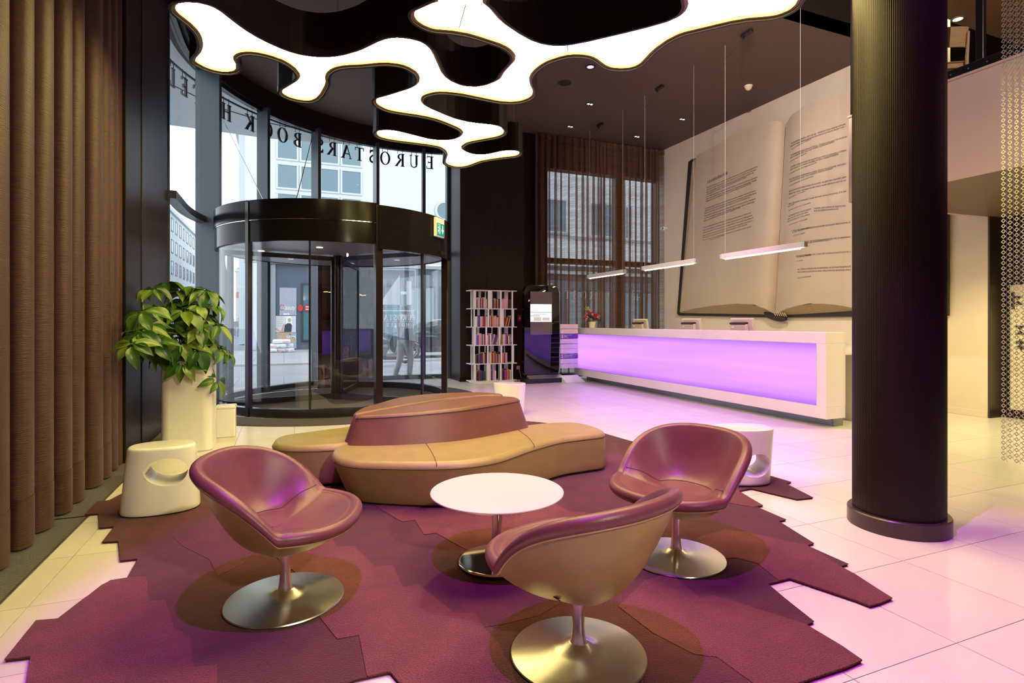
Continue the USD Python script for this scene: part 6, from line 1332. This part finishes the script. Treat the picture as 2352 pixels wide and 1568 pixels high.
# street on the left with distant houses
def house(label, x0, x1, y0, y1, z1, mt, wx=None, rows=4, roof=None):
    b = thing('street_building', label, 'building', ((x0 + x1) / 2, y0, 0), 0)
    put('wall', box((x0, y0, GZ), (x1, y1, z1)), mt, b, world=True)
    put('cornice', box((x0 - .3, y0 - .3, z1 - .5), (x1 + .3, y1 + .3, z1)), 'facade_white', b, world=True)
    if roof: put('roof', tm([(x0, y0, z1), (x1, y0, z1), (x1, y1, z1), (x0, y1, z1), ((x0 + x1) / 2, y0 + 2, z1 + 4), ((x0 + x1) / 2, y1 - 2, z1 + 4)], [(0, 1, 4), (2, 3, 5), (1, 2, 5), (1, 5, 4), (3, 0, 4), (3, 4, 5)]), roof, b, world=True)
    return b
hb = house('long white street building with rows of windows on the left', -26, -14, 62, 150, 16.5, 'facade_white')
for r_ in range(5):
    z0 = 2.0 + r_ * 2.9
    for k in range(26):
        y = 64 + k * 3.2; w = put('window', join([box((-14.0, y, z0), (-13.93, y + 1.5, z0 + .12)), box((-14, y, z0 + 1.7), (-13.93, y + 1.5, z0 + 1.82)), box((-14, y, z0), (-13.93, y + .1, z0 + 1.8)), box((-14, y + 1.4, z0), (-13.93, y + 1.5, z0 + 1.8))]), 'facade_grey', hb, world=True)
        put('pane', box((-14.0, y + .05, z0 + .05), (-13.96, y + 1.45, z0 + 1.75)), 'window_blue', w, world=True)
hc = house('tall pale house closing the far end of the left street', -11.5, -2.0, 160, 175, 15, 'facade_pink', roof='roof_red')
for r_ in range(4):
    for k in range(4): window(hc, -10.8 + k * 2.3, -9.4 + k * 2.3, 1.5 + r_ * 3.3, 3.7 + r_ * 3.3, 160, 'window_blue')
hd = house('grey house with a pitched roof behind the long white building', -13.1, -11.6, 120, 140, 12, 'facade_grey', roof='roof_red')
for r_ in range(3): window(hd, -12.9, -12.0, 1.5 + r_ * 3.3, 3.7 + r_ * 3.3, 120, 'window_blue')
he = house('side wing of the white building along the left street', -2.6, -1.9, 38.5, 110, 14, 'facade_white')
lt = thing('red_lantern', 'small red lit sign lantern hanging in the distant left street', 'sign', tuple(atD(546, 677, 60)))
put('lantern', lathe([(0, -.35), (.10, -.32), (.17, 0), (.12, .28), (0, .32)], 16), 'sign_red', lt, smooth=40); put('bracket', cyl((0, 0, .3), (.6, 0, .36), .04, 6), 'tyre', lt); put('post', cyl((.6, 0, .5), (.6, 0, GZ - .06 - float(lt.loc[2])), .05, 8), 'tyre', lt)
pole = atZ(838, 815, GZ)
sg = thing('street_sign', 'blue street sign with white lower panel on a thin pole', 'street sign', tuple(pole))
ys = pole[1]
hgt_ = atY(834, 612, ys)[2]
put('pole', cyl((0, 0, 0), (0, 0, hgt_ - GZ + .1), .035, 10), 'alu', sg)
put('name_plate', rbox((atY(826, 612, ys)[0], ys - .06, atY(830, 620, ys)[2]), (atY(842, 612, ys)[0], ys - .03, hgt_ + .02), .004), 'sign_blue', sg, world=True)
put('parking_plate', rbox((atY(836, 620, ys)[0], ys - .09, atY(840, 643, ys)[2]), (atY(842, 620, ys)[0], ys - .05, atY(840, 620, ys)[2]), .004), 'sign_blue', sg, world=True)
put('banner', rbox((atY(836.5, 643, ys)[0], ys - .08, atY(838, 688, ys)[2]), (atY(840.5, 643, ys)[0], ys - .05, atY(838, 644, ys)[2]), .004), 'print_white', sg, world=True)

# ------------------------------------------------------------------ bicycle, scooter, car
def wheel(parent, c, r, mt='tyre', spokes=14, w=.018, name='wheel'):
    a = np.linspace(0, 2 * PI, 40, endpoint=False); wv = put(name, tube(np.array([(c[0] + r * math.cos(x), c[1], c[2] + r * math.sin(x)) for x in a]), w, 8, closed=True), mt, parent, smooth=True)
    if spokes: put('spokes', join([cyl(c, (c[0] + r * math.cos(x), c[1], c[2] + r * math.sin(x)), .003, 4) for x in np.linspace(0, 2 * PI, spokes, endpoint=False)] + [cyl((c[0], c[1] - .05, c[2]), (c[0], c[1] + .05, c[2]), .02, 8)]), 'alu', wv)
    return wv
pb = atZ(808, 812, GZ)
bi = thing('bicycle', 'city bicycle parked on the far pavement behind the door glass', 'bicycle', tuple(pb), .75)
wheel(bi, (-.53, 0, .345), .33); wheel(bi, (.53, 0, .345), .33)
put('bike_frame', join([tube(q, .016, 8) for q in ([(-.53, .02, .345), (-.12, .0, .30)], [(-.12, 0, .30), (-.25, 0, .82)], [(-.25, 0, .75), (-.53, -.02, .345)], [(-.12, 0, .30), (.36, 0, .72)], [(-.22, 0, .62), (.37, 0, .78)], [(.36, 0, .70), (.34, 0, .95)], [(.36, 0, .70), (.53, .0, .345)])]), 'shop_dark', bi, smooth=True)
put('handlebar', tube(spline(np.array([(.14, -.30, 1.0), (.30, -.22, 1.03), (.35, 0, .96), (.30, .22, 1.03), (.14, .30, 1.0)]), 5, False), .012, 8), 'alu', bi, smooth=True)
put('saddle', move(trimesh.creation.icosphere(2, 1).apply_scale((.14, .08, .04)), (-.27, 0, .86)), 'tyre', bi, smooth=True)
put('mudguard', join([tube([(s + .36 * math.cos(a), 0, .345 + .36 * math.sin(a)) for a in np.linspace(.3, 2.9, 14)], .012, 6) for s in (-.53, .53)]), 'alu', bi, smooth=True)
put('basket', join([box((.45, -.16, .75), (.72, -.15, .95)), box((.45, .15, .75), (.72, .16, .95)), box((.45, -.16, .75), (.46, .16, .95)), box((.71, -.16, .75), (.72, .16, .95)), box((.45, -.16, .74), (.72, .16, .75))]), 'alu', bi)
pb = atZ(893, 836, GZ)
sc = thing('motor_scooter', 'dark motor scooter standing at the kerb left of the black car', 'scooter', tuple(pb), .35)
wheel(sc, (-.62, 0, .23), .19, 'tyre', 8, .05); wheel(sc, (.62, 0, .23), .19, 'tyre', 8, .05)
hl = lambda *s: back(m3.Manifold.batch_hull([m3.Manifold.sphere(r, 20).translate(p) for p, r in s]))
put('body', join([hl(((-.70, 0, .52), .13), ((-.15, 0, .55), .15), ((-.25, 0, .33), .13)), hl(((-.15, 0, .25), .11), ((.30, 0, .24), .11)), hl(((.38, 0, .35), .12), ((.50, 0, .85), .14)), hl(((.62, 0, .45), .10), ((.55, 0, .60), .10))]), 'car_black', sc, smooth=50)
put('seat', hl(((-.72, 0, .72), .09), ((-.12, 0, .70), .11)), 'tyre', sc, smooth=50)
put('handlebar', tube(spline(np.array([(.34, -.34, 1.0), (.46, -.15, 1.02), (.48, 0, .98), (.46, .15, 1.02), (.34, .34, 1.0)]), 5, False), .016, 8), 'tyre', sc, smooth=True)
put('mirror', join([move(trimesh.creation.icosphere(1, 1).apply_scale((.02, .08, .05)), (.46, s * .33, 1.22)) for s in (-1, 1)] + [cyl((.46, s * .2, 1.02), (.46, s * .33, 1.2), .008, 6) for s in (-1, 1)]), 'alu', sc, smooth=True)
put('windscreen', slab(np.array([[(.56, -.2, .9), (.60, 0, .9), (.56, .2, .9)], [(.44, -.16, 1.28), (.47, 0, 1.3), (.44, .16, 1.28)]]), np.array([[(.55, -.2, .9), (.59, 0, .9), (.55, .2, .9)], [(.43, -.16, 1.28), (.46, 0, 1.3), (.43, .16, 1.28)]])), 'acrylic', sc)
put('headlight', lathe([(0, 0), (.07, .01), (.06, -.03)], 16).apply_transform(frame((.64, 0, .80), (0, 1, 0), (0, 0, 1))), 'print_white', sc)
pc = atZ(945, 826, GZ - .05); 
cr = thing('car', 'black estate car parked at the kerb behind the revolving door', 'car', (pc[0] + 1.35, pc[1] + .85, GZ - .06), 0)
sidep = [(-2.15, .40), (-2.20, .70), (-2.10, .92), (-1.25, 1.02), (-.65, 1.45), (.2, 1.52), (1.3, 1.48), (2.0, 1.05), (2.20, .95), (2.22, .45), (2.1, .28), (-2.0, .28)]
def carbody(pts, w0, w1):
    P = np.array(pts); rings = []
    for y, k in ((-w0, .0), (-w0 * .98, 1), (w0 * .98, 1), (w0, 0)): rings.append(np.stack([P[:, 0] * (1 if k else .985), np.full(len(P), y) * np.where(P[:, 1] > 1.0, w1, 1), P[:, 1] * (1 if k else .985) + (0 if k else .008)], 1))
    return loft(rings)
bodyc = man(carbody(sidep, .90, .80)); 
for cx_ in (-1.36, 1.36): bodyc = bodyc - m3.Manifold.cylinder(2.4, .38, .38, 40, True).rotate((90, 0, 0)).translate((cx_, 0, .33))
put('body', back(bodyc), 'car_black', cr, smooth=35)
put('side_window', join([prism(Polygon([(-1.0, 1.06), (-.58, 1.40), (.15, 1.45), (.15, 1.06)]), 0, .012).apply_transform(np.array([[1, 0, 0, 0], [0, 0, -1, -.735], [0, 1, 0, 0], [0, 0, 0, 1]], float)), prism(Polygon([(.22, 1.06), (.22, 1.45), (1.2, 1.42), (1.62, 1.10)]), 0, .012).apply_transform(np.array([[1, 0, 0, 0], [0, 0, -1, -.735], [0, 1, 0, 0], [0, 0, 0, 1]], float))]), 'car_glass', cr)
put('roof_rail', tube([(-.5, -.66, 1.50), (.2, -.66, 1.56), (1.2, -.66, 1.53)], .018, 8), 'chrome', cr, smooth=True)
put('window_trim', box((-1.2, -.905, 1.015), (1.9, -.735, 1.035)), 'chrome', cr)
put('tail_lamp', rbox((2.13, -.86, .82), (2.235, -.55, 1.0), .02), 'sign_red', cr); put('door_handle', join([rbox((-.2, -.93, .88), (-.02, -.90, .91), .006), rbox((.95, -.93, .90), (1.13, -.90, .93), .006)]), 'chrome', cr)
for cx_ in (-1.36, 1.36):
    for sy_ in (-1, 1):
        w_ = put('wheel', lathe([(.20, -.10), (.31, -.10), (.33, -.07), (.33, .07), (.31, .10), (.20, .10)], 36).apply_transform(frame((cx_, sy_ * .80, .33), (1, 0, 0), (0, 0, 1))), 'tyre', cr, smooth=40)
        if sy_ < 0:
            rim = [Polygon([(.04 * math.cos(a + .5), .04 * math.sin(a + .5)), (.215 * math.cos(a + .13), .215 * math.sin(a + .13)), (.215 * math.cos(a + .05), .215 * math.sin(a + .05)), (.05 * math.cos(a), .05 * math.sin(a))]) for a in np.linspace(0, 2 * PI, 10, endpoint=False)]
            put('alloy_rim', prism(unary_union([Point(0, 0).buffer(.225).difference(Point(0, 0).buffer(.195)), Point(0, 0).buffer(.055)] + rim), 0, .02).apply_transform(frame((cx_, sy_ * .905, .33), (1, 0, 0), (0, 0, 1))), 'chrome', w_)

# ------------------------------------------------------------------ people in the street
def make_person(label, loc, rz):
    t = thing('person', label, 'person', loc, rz)
    def bones(bs, e):
        m = m3.Manifold()
        for ss in bs: m = m + m3.Manifold.batch_hull([m3.Manifold.sphere(r, 18).translate(tuple(map(float, p))) for p, r in ss])
        q = back(m.refine_to_length(e)); trimesh.smoothing.filter_taubin(q, iterations=8); return q
    hipL, hipR, knL, knR, anL, anR = (-.09, 0, .92), (.09, 0, .92), (-.10, -.10, .50), (.10, .06, .49), (-.10, -.06, .10), (.10, .22, .12)
    shL, shR, elL, elR, wrL, wrR = (-.19, 0, 1.42), (.19, 0, 1.42), (-.25, .08, 1.14), (.25, -.06, 1.14), (-.23, -.06, .92), (.24, -.16, .94)
    legs = lambda g: [[(hipL, .095 + g), (knL, .062 + g)], [(knL, .060 + g), (anL, .042 + g)], [(hipR, .095 + g), (knR, .062 + g)], [(knR, .060 + g), (anR, .042 + g)]]
    arms = lambda g: [[(shL, .055 + g), (elL, .042 + g)], [(elL, .042 + g), (wrL, .030 + g)], [(shR, .055 + g), (elR, .042 + g)], [(elR, .042 + g), (wrR, .030 + g)]]
    torso = lambda g: [[((-.09, 0, .95), .10 + g), ((.09, 0, .95), .10 + g), ((-.10, .0, 1.15), .095 + g), ((.10, 0, 1.15), .095 + g)], [((-.10, 0, 1.15), .095 + g), ((.10, 0, 1.15), .095 + g), ((-.14, 0, 1.38), .085 + g), ((.14, 0, 1.38), .085 + g)]]
    head = [[((0, 0, 1.42), .060), ((0, -.01, 1.54), .052)], [((0, -.02, 1.60), .070), ((0, .01, 1.68), .082), ((0, -.05, 1.57), .045)], [((0, -.105, 1.63), .014), ((0, -.09, 1.67), .010)], [((-.078, .0, 1.64), .018), ((-.080, .005, 1.66), .018)], [((.078, .0, 1.64), .018), ((.080, .005, 1.66), .018)], [((-.02, -.095, 1.585), .010), ((.02, -.095, 1.585), .010)]]
    hands = []
    for w, s in ((wrL, -1), (wrR, 1)):
        w = np.array(w); hands.append([(w, .026), (w + (0, -.012, -.055), .026), (w + (0, .02, -.05), .024)])
        for k in range(4):
            b = w + (s * .0, -.028 + .018 * k, -.075); hands.append([(b, .009), (b + (s * -.004, -.006, -.030 - .004 * (k in (1, 2))), .0085)]); hands.append([(b + (s * -.004, -.006, -.034), .0085), (b + (s * -.014, -.010, -.058), .007)])
        hands.append([(w + (-s * .012, -.03, -.03), .010), (w + (-s * .022, -.045, -.062), .008)])
    put('body', bones(legs(0) + arms(0) + torso(0) + head + hands, .03), 'skin', t, smooth=True)
    put('jacket', bones(torso(.018) + arms(.016) + [[((0, 0, 1.43), .08), ((0, 0, 1.47), .07)]], .035), 'jacket_grey', t, smooth=True)
    put('trousers', bones(legs(.020) + [[(hipL, .12), (hipR, .12)]], .035), 'trousers_grey', t, smooth=True)
    put('hair', bones([[((0, .02, 1.70), .088), ((0, .04, 1.64), .082)]], .03), 'hair_dark', t, smooth=True)
    put('eyes', join([move(trimesh.creation.icosphere(1, .011), (s * .030, -.085, 1.650)) for s in (-1, 1)]), 'shoe_black', t)
    for a_, s in ((anL, 0), (anR, 0)):
        a_ = np.array(a_); put('shoe', bones([[(a_ + (0, .02, -.055), .042), (a_ + (0, -.13, -.062), .036)]], .03), 'shoe_black', t, smooth=True)
    return t
pp = atZ(930, 868, GZ)
person = make_person('person in dark jacket and grey trousers walking just outside the door', (pp[0], pp[1], GZ), 2.2)
q = atZ(548, 772, GZ); dup(person, (q[0], q[1], GZ), .3, 'tiny distant person walking up the left street by the lantern', 'distant walkers')
q = atZ(536, 770, GZ); dup(person, (q[0], q[1], GZ), 2.9, 'tiny distant person walking in the left street nearest the plant', 'distant walkers')
